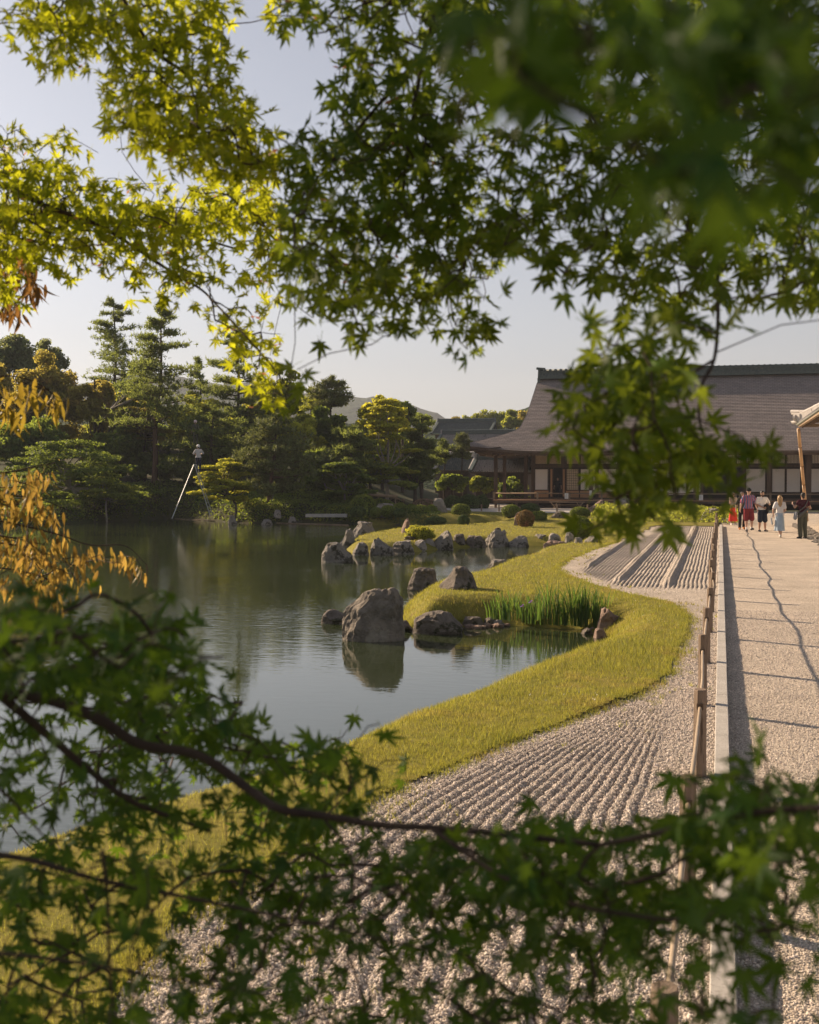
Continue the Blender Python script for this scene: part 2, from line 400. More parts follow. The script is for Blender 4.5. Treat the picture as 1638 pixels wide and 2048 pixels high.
# loose pebbles on the nearest gravel: one point cloud, a small stone at every point
def pebble_field(name, P, s, mat, label, cat):
    me = bpy.data.meshes.new(name); me.vertices.add(len(P)); me.vertices.foreach_set('co', np.asarray(P, np.float32).ravel())
    a = me.attributes.new('scl', 'FLOAT_VECTOR', 'POINT'); a.data.foreach_set('vector', np.asarray(s, np.float32).ravel())
    a = me.attributes.new('rot', 'FLOAT_VECTOR', 'POINT'); a.data.foreach_set('vector', (rng.random((len(P), 3)) * 6.28).astype(np.float32).ravel())
    o = bpy.data.objects.new(name, me); link(o)
    g = bpy.data.node_groups.new(name, 'GeometryNodeTree')
    g.interface.new_socket('Geometry', in_out='INPUT', socket_type='NodeSocketGeometry'); g.interface.new_socket('Geometry', in_out='OUTPUT', socket_type='NodeSocketGeometry')
    N = g.nodes; L = g.links; gi = N.new('NodeGroupInput'); go = N.new('NodeGroupOutput')
    ip = N.new('GeometryNodeInstanceOnPoints'); ico = N.new('GeometryNodeMeshIcoSphere'); ico.inputs['Subdivisions'].default_value = 1; ico.inputs['Radius'].default_value = 1
    sm = N.new('GeometryNodeSetMaterial'); sm.inputs['Material'].default_value = mat
    def na_(n):
        x = N.new('GeometryNodeInputNamedAttribute'); x.data_type = 'FLOAT_VECTOR'; x.inputs['Name'].default_value = n; return x.outputs['Attribute']
    L.new(gi.outputs[0], ip.inputs['Points']); L.new(ico.outputs[0], sm.inputs[0]); L.new(sm.outputs[0], ip.inputs['Instance'])
    L.new(na_('rot'), ip.inputs['Rotation']); L.new(na_('scl'), ip.inputs['Scale']); L.new(ip.outputs[0], go.inputs[0])
    o.modifiers.new('stones', 'NODES').node_group = g
    return tag(o, label, cat, None, 'stuff')
m_peb = M('pebble_stone', (.50,.425,.36), (.68,.60,.52), 2.0, .85, 0, 10, .25, island=.48, hue=.012)
n = 270000
X = rng.uniform(-4.3, KX0 - .005, n); Y = 3.3 + 17 * rng.random(n)**1.5; P = np.stack([X, Y], -1)
P = P[inside(P, GRAV)]
rad = rng.lognormal(math.log(.0060), .30, len(P)).clip(.003, .015)
pebble_field('pebbles', np.concatenate([P, (rake_h(P) + rad * .35)[:, None]], 1), np.stack([rad * rng.uniform(.9, 1.4, len(P)), rad, rad * rng.uniform(.55, .9, len(P))], -1), m_peb, 'loose pale pebbles covering the near raked gravel', 'gravel')
n = 110000
X = rng.uniform(KX1 + .005, 3.2, n); Y = 3.3 + 19 * rng.random(n)**1.5; P = np.stack([X, Y], -1)
rad = rng.lognormal(math.log(.0052), .3, len(P)).clip(.0025, .011)
pebble_field('path_pebbles', np.concatenate([P, (path_h(P) + rad * .3)[:, None]], 1), np.stack([rad * 1.15, rad, rad * .7], -1), m_peb, 'fine loose pebbles scattered on the walking path', 'gravel')

# ------------------------------------------------------------------ kerb: granite bars laid end to end
m_gran = M('granite', (.36,.335,.30), (.48,.45,.41), 2.5, .8, .5, 120, .3, c3=(.27,.25,.225), c3s=60, c3t=.56)
kerb = bpy.data.objects.new('kerb', None); kerb.location = (KX0, 3, 0); link(kerb); kerb['kind'] = 'structure'
y = 1.0; prot = None; k = 0
Ls = [2.05, 1.9, 2.1, 1.95, 2.0]
while y < YEND:
    L_ = Ls[k % 5]; mb = MB()
    x0, x1 = KX0 - .001 * (k % 3), KX1 + .0015 * (k % 2); b = .006
    prof = np.array([(x0, -.2), (x1, -.2), (x1, KH - b), (x1 - b, KH), (x0 + b, KH), (x0, KH - b)])
    V = [(px_, yy, pz) for yy in (y + .004, y + L_ - .004) for px_, pz in prof]
    Fq = np.array([[i, (i + 1) % 6, 6 + (i + 1) % 6, 6 + i] for i in range(6)]); E = np.array([[5, 4, 3, 2, 1, 0], [6, 7, 8, 9, 10, 11]])
    mb.add(V, [Fq, E]); q = mb.build('kerb_stone', m_gran, None)
    q.parent = kerb; q.matrix_parent_inverse = Matrix.Translation(kerb.location).inverted()
    y += L_; k += 1

# ------------------------------------------------------------------ water
def water_mat():
    m = bpy.data.materials.new('pond_water'); m.use_nodes = True; t = m.node_tree; N = t.nodes; L = t.links; p = N['Principled BSDF']
    p.inputs['Base Color'].default_value = (.030,.040,.018,1); p.inputs['Roughness'].default_value = .035
    p.inputs['IOR'].default_value = 1.62; p.inputs['Specular IOR Level'].default_value = .5
    tc = N.new('ShaderNodeTexCoord')
    mp = N.new('ShaderNodeMapping'); mp.inputs['Rotation'].default_value = (0, 0, -.25); mp.inputs['Scale'].default_value = (1.0, 2.2, 1); L.new(tc.outputs['Object'], mp.inputs[0])
    n1 = N.new('ShaderNodeTexNoise'); n1.inputs['Scale'].default_value = 2.6; n1.inputs['Detail'].default_value = 3; n1.inputs['Distortion'].default_value = .4; L.new(mp.outputs[0], n1.inputs['Vector'])
    n2 = N.new('ShaderNodeTexNoise'); n2.inputs['Scale'].default_value = 9; n2.inputs['Detail'].default_value = 2; L.new(mp.outputs[0], n2.inputs['Vector'])
    n3 = N.new('ShaderNodeTexNoise'); n3.inputs['Scale'].default_value = .11; n3.inputs['Detail'].default_value = 2; L.new(tc.outputs['Object'], n3.inputs['Vector'])
    ad = N.new('ShaderNodeMath'); ad.operation = 'MULTIPLY_ADD'; ad.inputs[1].default_value = .25; L.new(n2.outputs[0], ad.inputs[0]); L.new(n1.outputs[0], ad.inputs[2])
    mr = N.new('ShaderNodeMapRange'); mr.inputs[1].default_value = .42; mr.inputs[2].default_value = .62; mr.inputs[3].default_value = .03; mr.inputs[4].default_value = .22; L.new(n3.outputs[0], mr.inputs[0])
    b = N.new('ShaderNodeBump'); b.inputs['Distance'].default_value = .035; L.new(mr.outputs[0], b.inputs['Strength']); L.new(ad.outputs[0], b.inputs['Height'])
    L.new(b.outputs[0], p.inputs['Normal']); return m
o = obj_np('pond_water', [(-60, -6, WZ), (14, -6, WZ), (14, 75, WZ), (-60, 75, WZ)], np.array([[0, 1, 2, 3]]), water_mat()); o['kind'] = 'structure'

# ------------------------------------------------------------------ grass
m_grass = M('grass_blade', (.095,.150,.024), (.215,.21,.04), .7, .6, 0, 10, .25, island=.4, hue=.03, trans=(.46,.42,.06), tf=.45, c3=(.27,.19,.08), c3s=1.0, c3t=.55)
def blades(P, h, wd, z, lean=.45):
    n = len(P); a = rng.random(n) * 6.283; b = rng.random(n) * 6.283; l = rng.random(n) * lean * h
    base = np.concatenate([P, z[:, None]], 1); dx = np.stack([np.cos(a), np.sin(a), 0 * a], -1) * (wd / 2)[:, None]
    tip = base + np.stack([np.cos(b) * l, np.sin(b) * l, h], -1)
    V = np.stack([base - dx, base + dx, tip], 1).reshape(-1, 3)
    return V, np.arange(3 * n).reshape(-1, 3)
def lawn_pts(n, d0, d1, p0, p1, pw=1.0):
    d = d0 * (d1 / d0)**(rng.random(n)**pw); px = rng.uniform(p0, p1, n); a = (px - CX) / F
    P = d[:, None] * (FWD[None, :2] + a[:, None] * RGT[None, :2])
    ok = ~inside(P, GRAV) & (P[:, 0] < KX0 - .15) & (~inside(P, POND)) & ~((campx(P) < 720) & (camd(P) > 60)) & (P[:, 1] < 75)
    P = P[ok]; 
    return P
gv, gf, off = [], [], 0
P = np.concatenate([lawn_pts(170000, 4.0, 30, -250, 1420), lawn_pts(90000, 9, 26, 700, 1400), lawn_pts(90000, 26, 74, 640, 1340)])
# blades spill a little over the gravel's edge
d = camd(P); k = np.maximum(1, d / 9.0)
cl = fbm(P, 1.4, 50); cl2 = vnoise(P, 9, 52)
h = (.014 + .042 * cl**2 + .016 * cl2) * rng.uniform(.5, 1.5, len(P)) * np.minimum(k, 1.5)
V, f = blades(P, h, .0038 * k**.9, lawn_top(P) - .004, .8)
gv.append(V); gf.append(f + off); off += len(V)
# shaggy fringe along the shore and along the gravel
def fringe(poly, n, hh, spread, closed=False):
    poly = np.asarray(poly); seg = poly[1:] - poly[:-1]; L_ = np.linalg.norm(seg, axis=1); dd = camd(poly[:-1])
    wgt = L_ / np.maximum(dd, 5); i = rng.choice(len(seg), n, p=wgt / wgt.sum()); t = rng.random(n)
    return poly[i] + seg[i] * t[:, None] + rng.normal(0, spread, (n, 2))
P = fringe(POND[1:33], 26000, .1, .10); P = P[(~inside(P, POND)) & ~inside(P, GRAV)]
d = camd(P); V, f = blades(P, rng.uniform(.04, .13, len(P)) * (1 + .2 * (d > 12)), .0045 * np.maximum(1, d / 9), land_h(P) - .01, .8); gv.append(V); gf.append(f + off); off += len(V)
P = fringe(GEDGE[2:25], 22000, .05, .07); P = P[(vnoise(P, 3.1, 67) > .35) | (rng.random(len(P)) < .3)]; d = camd(P)
V, f = blades(P, rng.uniform(.02, .06, len(P)), .0045 * np.maximum(1, d / 9), np.where(inside(P, GRAV), 0, lawn_top(P) - .01), .9); gv.append(V); gf.append(f + off); off += len(V)
tag(obj_np('grass', np.concatenate(gv), np.concatenate(gf), m_grass), 'short yellow-green grass growing over the lawn banks', 'grass', None, 'stuff')
# odd weeds that stray into the gravel
P = fringe(GEDGE[2:25], 2200, .05, .34); P = P[inside(P, GRAV) & (vnoise(P, 2.1, 66) > .55)]
P = np.repeat(P, 5, 0) + rng.normal(0, .012, (len(P) * 5, 2)); d = camd(P)
V, f = blades(P, rng.uniform(.02, .07, len(P)), .005 * np.maximum(1, d / 9), np.zeros(len(P)), 1.0)
tag(obj_np('weeds', V, f, m_grass), 'stray weeds sprouting in the raked gravel along the lawn', 'weeds', None, 'stuff')
# clover flowers and seed heads
P = lawn_pts(1500, 9, 40, 800, 1400); 
V, f = blades(P, rng.uniform(.06, .075, len(P)), .012 * np.ones(len(P)), lawn_top(P), .2)
V = V.reshape(-1, 3, 3); V[:, :2, 2] += .05; V = V.reshape(-1, 3)
keepc = np.repeat(vnoise(P, .5, 60) > .62, 1)
idx = np.where(keepc)[0]; f = np.arange(3 * len(P)).reshape(-1, 3)[idx]
u, inv = np.unique(f, return_inverse=True)
tag(obj_np('clover_flowers', V[u], inv.reshape(-1, 3), M('clover_white', (.6,.58,.5), rough=.8)), 'tiny white clover flowers dotted over the grass', 'flowers', None, 'stuff')
# ------------------------------------------------------------------ rocks
def ico(sub):
    bm = bmesh.new(); bmesh.ops.create_icosphere(bm, subdivisions=sub, radius=1)
    V = np.array([v.co[:] for v in bm.verts]); Fc = np.array([[v.index for v in f.verts] for f in bm.faces]); bm.free(); return V, Fc
ICO = {k: ico(k) for k in (1, 2, 3, 4, 5)}
def n3(V, sc, seed):
    o = seed * 7.7
    return np.array([mnoise.fractal(Vector((v[0] * sc + o, v[1] * sc - o, v[2] * sc + o)), 1.0, 2.1, 4) for v in V])
m_rockA = M('rock_grey', (.18,.165,.145), (.33,.30,.265), 3.2, .9, 1, 9, .15, c3=(.07,.065,.05), c3s=3.2, c3t=.53, bdist=.09)
m_rockB = M('rock_dark', (.11,.095,.08), (.23,.195,.165), 3.5, .9, 1, 9, .15, c3=(.05,.05,.028), c3s=2.6, c3t=.55, bdist=.09)
m_rockC = M('rock_red', (.19,.13,.10), (.29,.215,.175), 2.5, .9, .9, 8, .15, c3=(.13,.08,.06), c3s=3, c3t=.56, bdist=.05)
m_rockP = M('rock_pale', (.22,.20,.175), (.37,.335,.295), 3.5, .9, 1, 9, .15, c3=(.12,.11,.09), c3s=3.5, c3t=.55, bdist=.07)
m_rockM = M('rock_lichen', (.13,.115,.095), (.26,.225,.185), 3.4, .9, 1.0, 8, .15, c3=(.32,.29,.235), c3s=1.1, c3t=.57, bdist=.10)
def rock(x0, x1, yt, yb, mat, label, zb=WZ, seed=None, depth=.8, cuts=9, outline=None, sub=4, group=None, sink=.22, rough=.09):
    rg = np.random.default_rng(seed if seed is not None else int(x0 * 31 + yt * 7) % 9999)
    pxc = (x0 + x1) / 2; b = onz(pxc, yb, zb); s = ppm(b); W = (x1 - x0) / s; Hh = (yb - yt) / s
    dp = max(.25, depth * W)
    fw = nrm(np.array([b[0], b[1], 0.0])); b = b + fw * dp * .22
    s = ppm(b); W = (x1 - x0) / s * 1.08; Hh = (CAMLOC[2] - (yt - HZ) / s) - zb if yt > HZ else (HZ - yt) / s + CAMLOC[2] - zb
    Hh = max(Hh, .08)
    V, Fc = ICO[sub]; V = V / ((np.abs(V)**2.9).sum(1)**(1 / 2.9))[:, None]; ca0 = rg.random() * 1.5; V = V @ np.array([[math.cos(ca0), math.sin(ca0), 0], [-math.sin(ca0), math.cos(ca0), 0], [0, 0, 1]])
    for k in range(cuts):
        n = nrm(rg.normal(size=3) * np.array([1, 1, .8])); d0 = rg.uniform(.62, .98); dd = V @ n - d0
        V = np.where(dd[:, None] > 0, V - n * (dd[:, None] * .93), V)
    cr_ = np.abs(n3(V * np.array([1, 1, .6]), 2.4, rg.integers(1, 500)))
    V = V * (1 + rough * n3(V, 1.3, rg.integers(1, 500))[:, None] + .045 * n3(V, 5, rg.integers(1, 500))[:, None] - .10 * np.clip(.16 - cr_, 0, 1)[:, None] / .16 * .6)
    V[:, 2] = np.where(V[:, 2] < -.25, -.25 + (V[:, 2] + .25) * .3, V[:, 2])
    lo, hi = V.min(0), V.max(0)
    V[:, 0] = (V[:, 0] - (lo[0] + hi[0]) / 2) / (hi[0] - lo[0]) * W
    V[:, 1] = (V[:, 1] - (lo[1] + hi[1]) / 2) / (hi[1] - lo[1]) * dp
    V[:, 2] = (V[:, 2] - lo[2]) / (hi[2] - lo[2])
    if outline is None: outline = [(0, 0, 1), (.3, 0, 1), (.55, rg.uniform(0, .06), 1 - rg.uniform(0, .06)), (.8, rg.uniform(.05, .2), 1 - rg.uniform(.04, .2)), (1, rg.uniform(.14, .3), 1 - rg.uniform(.12, .3))]
    if outline is not None:                 # left and right edge of the stone at each height, as fractions
        t = V[:, 2]; ol = np.array(outline, float)
        l = np.interp(t, ol[:, 0], ol[:, 1]); r = np.interp(t, ol[:, 0], ol[:, 2])
        hw = np.zeros(len(V))
        # spread of the raw stone at that height
        bins = np.clip((t * 16).astype(int), 0, 15); mx = np.array([np.abs(V[bins == q, 0]).max() if (bins == q).any() else W / 2 for q in range(16)])
        mx = np.interp(t * 16, np.arange(16) + .5, mx)
        u = np.clip(V[:, 0] / (mx + 1e-6), -1, 1) * .5 + .5
        V[:, 0] = ((l + (r - l) * u) - .5) * W
        V[:, 1] *= np.clip(.5 * W / (mx + 1e-6), 1, 1.5)
    V[:, 2] = V[:, 2] * (Hh + sink) - sink
    a = YAW + math.atan((pxc - CX) / F) * -1
    ca, sa = math.cos(a), math.sin(a)
    V = V @ np.array([[ca, sa, 0], [-sa, ca, 0], [0, 0, 1]])
    o = obj_np('rock', V, Fc, mat, None, False); o.location = (b[0], b[1], zb)
    try: o.data.shade_smooth() if False else None
    except Exception: pass
    return tag(o, label, 'rock', group)

ISL = 'rocks edging the low grassy peninsula'
rock(689, 807, 1174, 1281, m_rockM, 'big upright boulder standing in the near water with a pale patch', seed=8, depth=.8, cuts=12, sub=5, sink=.4, rough=.06,
     outline=[(0, .02, .97), (.25, .0, 1.0), (.55, .0, .99), (.72, .03, .98), (.80, .16, .97), (.90, .28, .93), (1, .38, .86)])
rock(643, 700, 1218, 1247, m_rockB, 'low brown stone barely above water left of the big boulder', seed=12, sub=3)
rock(826, 924, 1222, 1267, m_rockB, 'dark rounded boulder at the cove edge right of the big boulder', seed=14, cuts=6)
rock(795, 832, 1240, 1263, m_rockB, 'small dark stone wedged between the big boulder and the rounded one', seed=15, sub=3)
rock(817, 888, 1134, 1181, m_rockB, 'rough brown boulder in the water beside the pointed one', seed=16, cuts=8)
rock(868, 955, 1131, 1192, m_rockB, 'pointed dark brown boulder leaning on the grass bank', seed=17, zb=-.12, cuts=8, outline=[(0, 0, 1), (.5, .15, .95), (.8, .35, .85), (1, .45, .7)])
rock(914, 960, 1166, 1184, m_rockC, 'flat pinkish stone lying on the grass before the pointed boulder', zb=-.22, seed=18, sub=3)
rock(970, 1034, 1118, 1147, m_rockA, 'wide grey ledge rock in the narrow inlet', seed=19, zb=-.36)
rock(838, 860, 1192, 1204, m_rockB, 'tiny dark stone on the grass tip behind the big boulder', zb=-.3, seed=20, sub=3)
rock(645, 704, 1083, 1124, m_rockA, 'large mossy block at the very tip of the peninsula', seed=21, depth=.9, cuts=7)
rock(676, 709, 1057, 1092, m_rockA, 'narrow pointed stone behind the mossy tip block', seed=22, zb=-.4, outline=[(0, 0, 1), (.4, .15, 1), (.7, .4, .95), (1, .5, .8)])
rock(703, 751, 1042, 1078, m_rockA, 'broad grey rock behind the peninsula tip', seed=23)
rock(702, 737, 1084, 1110, m_rockA, 'squat grey stone right of the mossy tip block', seed=24)
rock(741, 790, 1074, 1110, m_rockA, 'grey rock peaked at its left end, fourth along the waterline', seed=25, group=ISL, outline=[(0, 0, 1), (.5, .02, .9), (.75, .1, .6), (1, .2, .4)])
rock(785, 828, 1080, 1108, m_rockA, 'low grey rock joined to the one peaked at its left', seed=26, group=ISL)
rock(825, 853, 1079, 1102, m_rockP, 'small light stone left of the egg shaped one', seed=27, group=ISL, sub=3)
rock(848, 871, 1076, 1099, m_rockP, 'egg shaped pale grey stone at the waterline', seed=28, group=ISL, cuts=2, sub=3)
rock(866, 906, 1061, 1099, m_rockA, 'tall split grey rock right of the egg shaped stone', seed=29, group=ISL, outline=[(0, 0, 1), (.5, .05, .97), (.8, .3, .9), (1, .5, .75)])
rock(902, 932, 1067, 1094, m_rockB, 'dark square stone right of the tall split rock', seed=30, group=ISL)
rock(931, 971, 1070, 1094, m_rockB, 'long dark stone left of the flat topped tallest block', seed=31, group=ISL)
rock(972, 1018, 1058, 1093, m_rockA, 'flat topped block carrying a small knob, midway along the peninsula', seed=32, group=ISL, cuts=11)
rock(989, 1002, 1055, 1060, m_rockB, 'small dark knob sitting on the flat topped block', seed=33, zb=.0, sub=2, sink=.05)
rock(1016, 1057, 1071, 1093, m_rockA, 'low grey stone right of the flat topped block', seed=34, group=ISL)
rock(1064, 1101, 1068, 1090, m_rockA, 'rounded grey stone near the inner end of the rock row', seed=35, group=ISL)
rock(1097, 1121, 1066, 1082, m_rockP, 'pale broken stone above the dark brown rock in the inlet', seed=36, zb=-.2, sub=3)
rock(1086, 1140, 1080, 1113, m_rockC, 'dark reddish brown rock in the water at the inlet end', seed=37, cuts=7)
rock(1130, 1149, 1064, 1083, m_rockP, 'pale round stone below the big clipped bush', seed=38, zb=-.15, sub=3)
rock(1147, 1167, 1074, 1103, m_rockP, 'upright pale stone at the inlet corner', seed=39, zb=-.3, sub=3)
rock(1166, 1197, 1071, 1096, m_rockA, 'leaning grey stone on the bank right of the inlet corner', seed=40, zb=-.2, sub=3)
rock(800, 828, 1036, 1067, m_rockC, 'pointed reddish rock on the peninsula behind the yellow bush', seed=41, zb=-.15, outline=[(0, 0, 1), (.5, .15, .85), (1, .4, .6)])
rock(805, 842, 1070, 1083, m_rockB, 'dark flat stone under the low yellow bush', seed=42, zb=-.2, sub=3)
rock(866, 897, 996, 1031, m_rockP, 'tall pale standing stone between clipped bushes on the far bank', seed=43, zb=-.05, depth=.5, outline=[(0, .1, 1), (.5, .02, .85), (.8, .0, .7), (1, .12, .6)])
rock(748, 792, 1006, 1030, m_rockP, 'pale domed stone among the clipped bushes left of the standing stone', seed=44, zb=.05, cuts=3)
rock(1168, 1206, 999, 1026, m_rockC, 'slanting red rock in front of the hall veranda', seed=45, zb=0, outline=[(0, 0, 1), (.5, .25, 1), (1, .7, .95)])
rock(1028, 1042, 1023, 1050, m_rockC, 'thin upright red stone left of the rusty bush', seed=46, zb=-.1, sub=3, depth=.6)
rock(1098, 1133, 1022, 1037, m_rockB, 'dark low mound of rock on the lawn before the hall', seed=47, zb=0, sub=3)
rock(1226, 1262, 990, 1006, m_rockP, 'pale boulder in front of the veranda, half hidden by maple leaves', seed=48, zb=.5, sub=3, sink=.6)
rock(1362, 1396, 1007, 1030, m_rockP, 'pale jagged boulder in the planting bed, the left of two', seed=49, zb=0, sub=4)
rock(1404, 1444, 1016, 1042, m_rockP, 'pale rounded boulder in the planting bed, nearest the fence end', seed=50, zb=0, cuts=4)
rock(1325, 1345, 1020, 1036, m_rockA, 'small grey stone at the left end of the planting bed', seed=51, zb=0, sub=3)
rock(457, 474, 1030, 1049, m_rockA, 'whitish stone at the water edge right of the tripod ladder', seed=52, sub=3)
rock(556, 572, 998, 1018, m_rockA, 'pale slab of stone under the tree on the wooded bank', seed=53, zb=.2, sub=3, sink=.5)
rock(523, 545, 1038, 1049, m_rockA, 'small wet stone by the far waterline under the pale pine', seed=54, sub=3)
rock(577, 594, 1033, 1047, m_rockA, 'small grey stone at the left end of the slab bridge', seed=55, sub=3)
rock(548, 562, 1019, 1030, m_rockP, 'little pale stone on the bank under the pale pine', seed=56, zb=0, sub=3)
rock(925, 970, 1232, 1253, m_rockB, 'dark flat stone in the cove wall left of the iris', seed=57, sub=3)
rock(966, 992, 1233, 1252, m_rockB, 'brown stone in the cove wall at the left foot of the iris', seed=58, sub=3)
rock(985, 1012, 1240, 1254, m_rockA, 'small grey stone below the leftmost iris', seed=59, sub=3)
rock(1186, 1216, 1256, 1276, m_rockC, 'reddish stone at the right foot of the iris clump', seed=60, sub=3)
rock(1160, 1186, 1255, 1268, m_rockB, 'small brown stone just left of the reddish cove corner stone', seed=61, sub=3)
rock(1196, 1246, 1212, 1262, m_rockC, 'red brown earth worn rock face behind the right end of the iris', seed=62, zb=-.45, sub=4, depth=1.2)
# loose cobbles along the cove's waterline
mb = MB()
for i in range(70):
    t = rng.random(); px = 905 + t * 310; py = 1250 + 5 * math.sin(t * 9) + (t > .85) * (t - .85) * 90 + rng.uniform(-2, 3)
    p = onz(px, py, WZ); r = rng.uniform(.035, .10); V, Fc = ICO[1]
    mb.add(V * np.array([r, r, r * .7]) * (1 + .15 * rng.normal(size=(len(V), 1))) + p + [0, 0, .02], Fc)
tag(mb.build('cobbles', m_rockC), 'small brown cobbles along the cove waterline below the iris', 'stones', None, 'stuff')

# ------------------------------------------------------------------ foliage
def leaf_quads(P, Nn, size, asp=.62, rg=rng):
    """a bent little diamond at every point P, facing Nn; returns verts, quads"""
    n = len(P); t = nrm(rg.normal(size=(n, 3))); u = nrm(np.cross(Nn, t)); v = np.cross(Nn, u)
    s = (size * rg.uniform(.6, 1.4, n))[:, None]
    V = np.stack([P - u * s, P + v * s * asp + Nn * s * .15, P + u * s, P - v * s * asp + Nn * s * .15], 1).reshape(-1, 3)
    return V, np.arange(4 * n).reshape(-1, 4)
def clump_cloud(centers, rad, n, flat=.6, rg=rng, shell=.55):
    k = len(centers); w_ = rad**2; i = rg.choice(k, n, p=w_ / w_.sum())
    d = nrm(rg.normal(size=(n, 3))); r = (rg.random(n)**shell)[:, None]
    off = d * r * rad[i][:, None] * np.array([1, 1, flat])
    return centers[i] + off, nrm(d * np.array([1, 1, 1.4]) + rg.normal(size=(n, 3)) * 1.1)
def limbs(mb, base, tops, r0, rg, wob=.25):
    for t in tops:
        t = np.asarray(t, float); m = base + (t - base) * .45 + rg.normal(size=3) * wob * np.array([1, 1, .3])
        mb.tube(curve([base, m, t], 5), np.linspace(r0, r0 * .25, 11), 5, False)

def F_(c1, c2, c3=None, isl=.35, tr=(.22,.26,.03), tf=.35, nm='foliage', sc=.35, hue=.015):
    return M(nm, c1, c2, sc, .65, 0, 10, .2, island=isl, trans=tr, tf=tf, c3=c3, c3s=.5, c3t=.56, hue=hue)
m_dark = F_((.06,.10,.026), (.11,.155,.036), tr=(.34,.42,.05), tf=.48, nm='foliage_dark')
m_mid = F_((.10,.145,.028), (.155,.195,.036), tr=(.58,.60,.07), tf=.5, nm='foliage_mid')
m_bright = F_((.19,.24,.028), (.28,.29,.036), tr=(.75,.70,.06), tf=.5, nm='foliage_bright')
m_orange = F_((.12,.14,.035), (.20,.19,.045), c3=(.33,.23,.075), tr=(.66,.54,.09), tf=.5, nm='foliage_orange', hue=.03)
m_pine = F_((.06,.092,.036), (.105,.125,.045), tr=(.34,.40,.07), tf=.45, nm='pine_needles')
m_pinel = F_((.10,.13,.05), (.15,.17,.06), tr=(.24,.26,.06), tf=.3, nm='pine_needles_pale')
m_bamb = F_((.10,.14,.07), (.14,.17,.09), tr=(.40,.44,.14), tf=.45, nm='bamboo_leaves')
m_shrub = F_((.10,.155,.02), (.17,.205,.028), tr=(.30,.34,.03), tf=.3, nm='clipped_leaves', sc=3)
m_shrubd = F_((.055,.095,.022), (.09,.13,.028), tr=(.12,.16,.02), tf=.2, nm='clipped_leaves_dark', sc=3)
m_shrubo = F_((.20,.115,.04), (.14,.12,.03), c3=(.34,.15,.10), tr=(.4,.22,.08), tf=.25, nm='rusty_leaves', sc=3, hue=.02)
m_azal = F_((.08,.10,.03), (.30,.16,.14), c3=(.60,.26,.30), tr=(.3,.2,.1), tf=.2, nm='azalea_leaves', sc=3)
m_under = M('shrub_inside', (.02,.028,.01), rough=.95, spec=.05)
m_bark = M('bark', (.055,.045,.035), (.09,.075,.06), 3, .95, .8, 18, .1, stretch=(1, 1, .3))
m_barkp = M('bark_pale', (.19,.17,.145), (.30,.27,.23), 4, .95, .5, 15, .1, c3=(.10,.09,.07), c3s=4)
m_barkr = M('bark_red', (.14,.085,.06), (.09,.06,.045), 3, .95, .8, 18, .1, stretch=(1, 1, .3))

def shrub(cx, cy, hw, hh, mat, label, d=None, zb=None, n=3600, seed=0, group=None, leaf=.035, lump=.10, name='clipped_bush'):
    """cx, cy centre of the mound in the photograph, hw, hh its half size there"""
    rg = np.random.default_rng(int(cx * 13 + cy * 7 + seed))
    zb = 0.0 if zb is None else zb
    b = onz(cx, cy + hh, zb) if d is None else at(cx, cy + hh, d)
    s = ppm(b); W = hw / s; b = b + nrm(np.array([b[0], b[1], 0])) * W * .7
    s = ppm(b); W = hw / s; Hh = 2 * hh / s
    root = empty(name, (b[0], b[1], zb), label, 'bush', group)
    cz = Hh * .42; rz = Hh * .58
    V, Fc = ICO[3]; dirs = nrm(rg.normal(size=(n, 3)))
    def rfun(D): return 1 + lump * np.array([mnoise.noise(Vector((v[0] * 2.2 + cx, v[1] * 2.2, v[2] * 2.2 + cy))) for v in D])
    sc3 = np.array([W, W * .85, rz])
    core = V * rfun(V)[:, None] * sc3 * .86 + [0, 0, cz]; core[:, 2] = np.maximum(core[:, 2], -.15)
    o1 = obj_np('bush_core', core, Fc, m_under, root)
    rr_ = rfun(dirs)[:, None]; P = dirs * rr_ * sc3 * rg.uniform(.88, 1.03, n)[:, None] + [0, 0, cz]
    ok = P[:, 2] > -.05; P = P[ok]; dn = dirs[ok] / sc3
    Nn = nrm(nrm(dn) + rg.normal(size=P.shape) * .45)
    lf = max(leaf, 1.25 / s)                # small leaves close up, leaf clumps far off
    V, q = leaf_quads(P, Nn, lf, .6, rg)
    obj_np('leaves', V, q, mat, root)['kind'] = 'stuff'
    return root
CB = 'clipped round bushes on the far bank'
shrub(922, 1020, 20, 12, m_shrub, 'bright clipped dome bush right of the tall standing stone', group=CB)
shrub(927, 1040, 12, 10, m_shrubd, 'small green ball bush on the grass below the bright dome bush', zb=-.15, group=CB)
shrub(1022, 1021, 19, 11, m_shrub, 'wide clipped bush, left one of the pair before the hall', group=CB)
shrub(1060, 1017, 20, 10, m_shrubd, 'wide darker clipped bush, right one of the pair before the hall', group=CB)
shrub(1051, 1036, 18, 15, m_shrubo, 'rusty orange bush beside the thin red stone', zb=-.05)
shrub(1080, 1032, 15, 9, m_shrub, 'low spreading yellow-green bush right of the rusty bush', zb=-.05, lump=.4)
shrub(1160, 1025, 20, 11, m_shrub, 'clipped bush in front of the slanting red rock', group=CB)
shrub(1157, 1053, 27, 21, m_shrub, 'biggest clipped bush, above the inlet corner stones', zb=-.08, n=6000, group=CB)
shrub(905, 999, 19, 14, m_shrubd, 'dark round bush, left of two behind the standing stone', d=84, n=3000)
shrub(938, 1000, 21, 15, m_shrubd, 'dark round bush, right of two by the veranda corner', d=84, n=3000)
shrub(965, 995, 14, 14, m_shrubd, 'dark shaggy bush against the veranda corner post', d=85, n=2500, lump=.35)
shrub(726, 1010, 26, 20, m_shrub, 'large green clipped mound at the left of the bush group', d=72.5, n=4500, lump=.15)
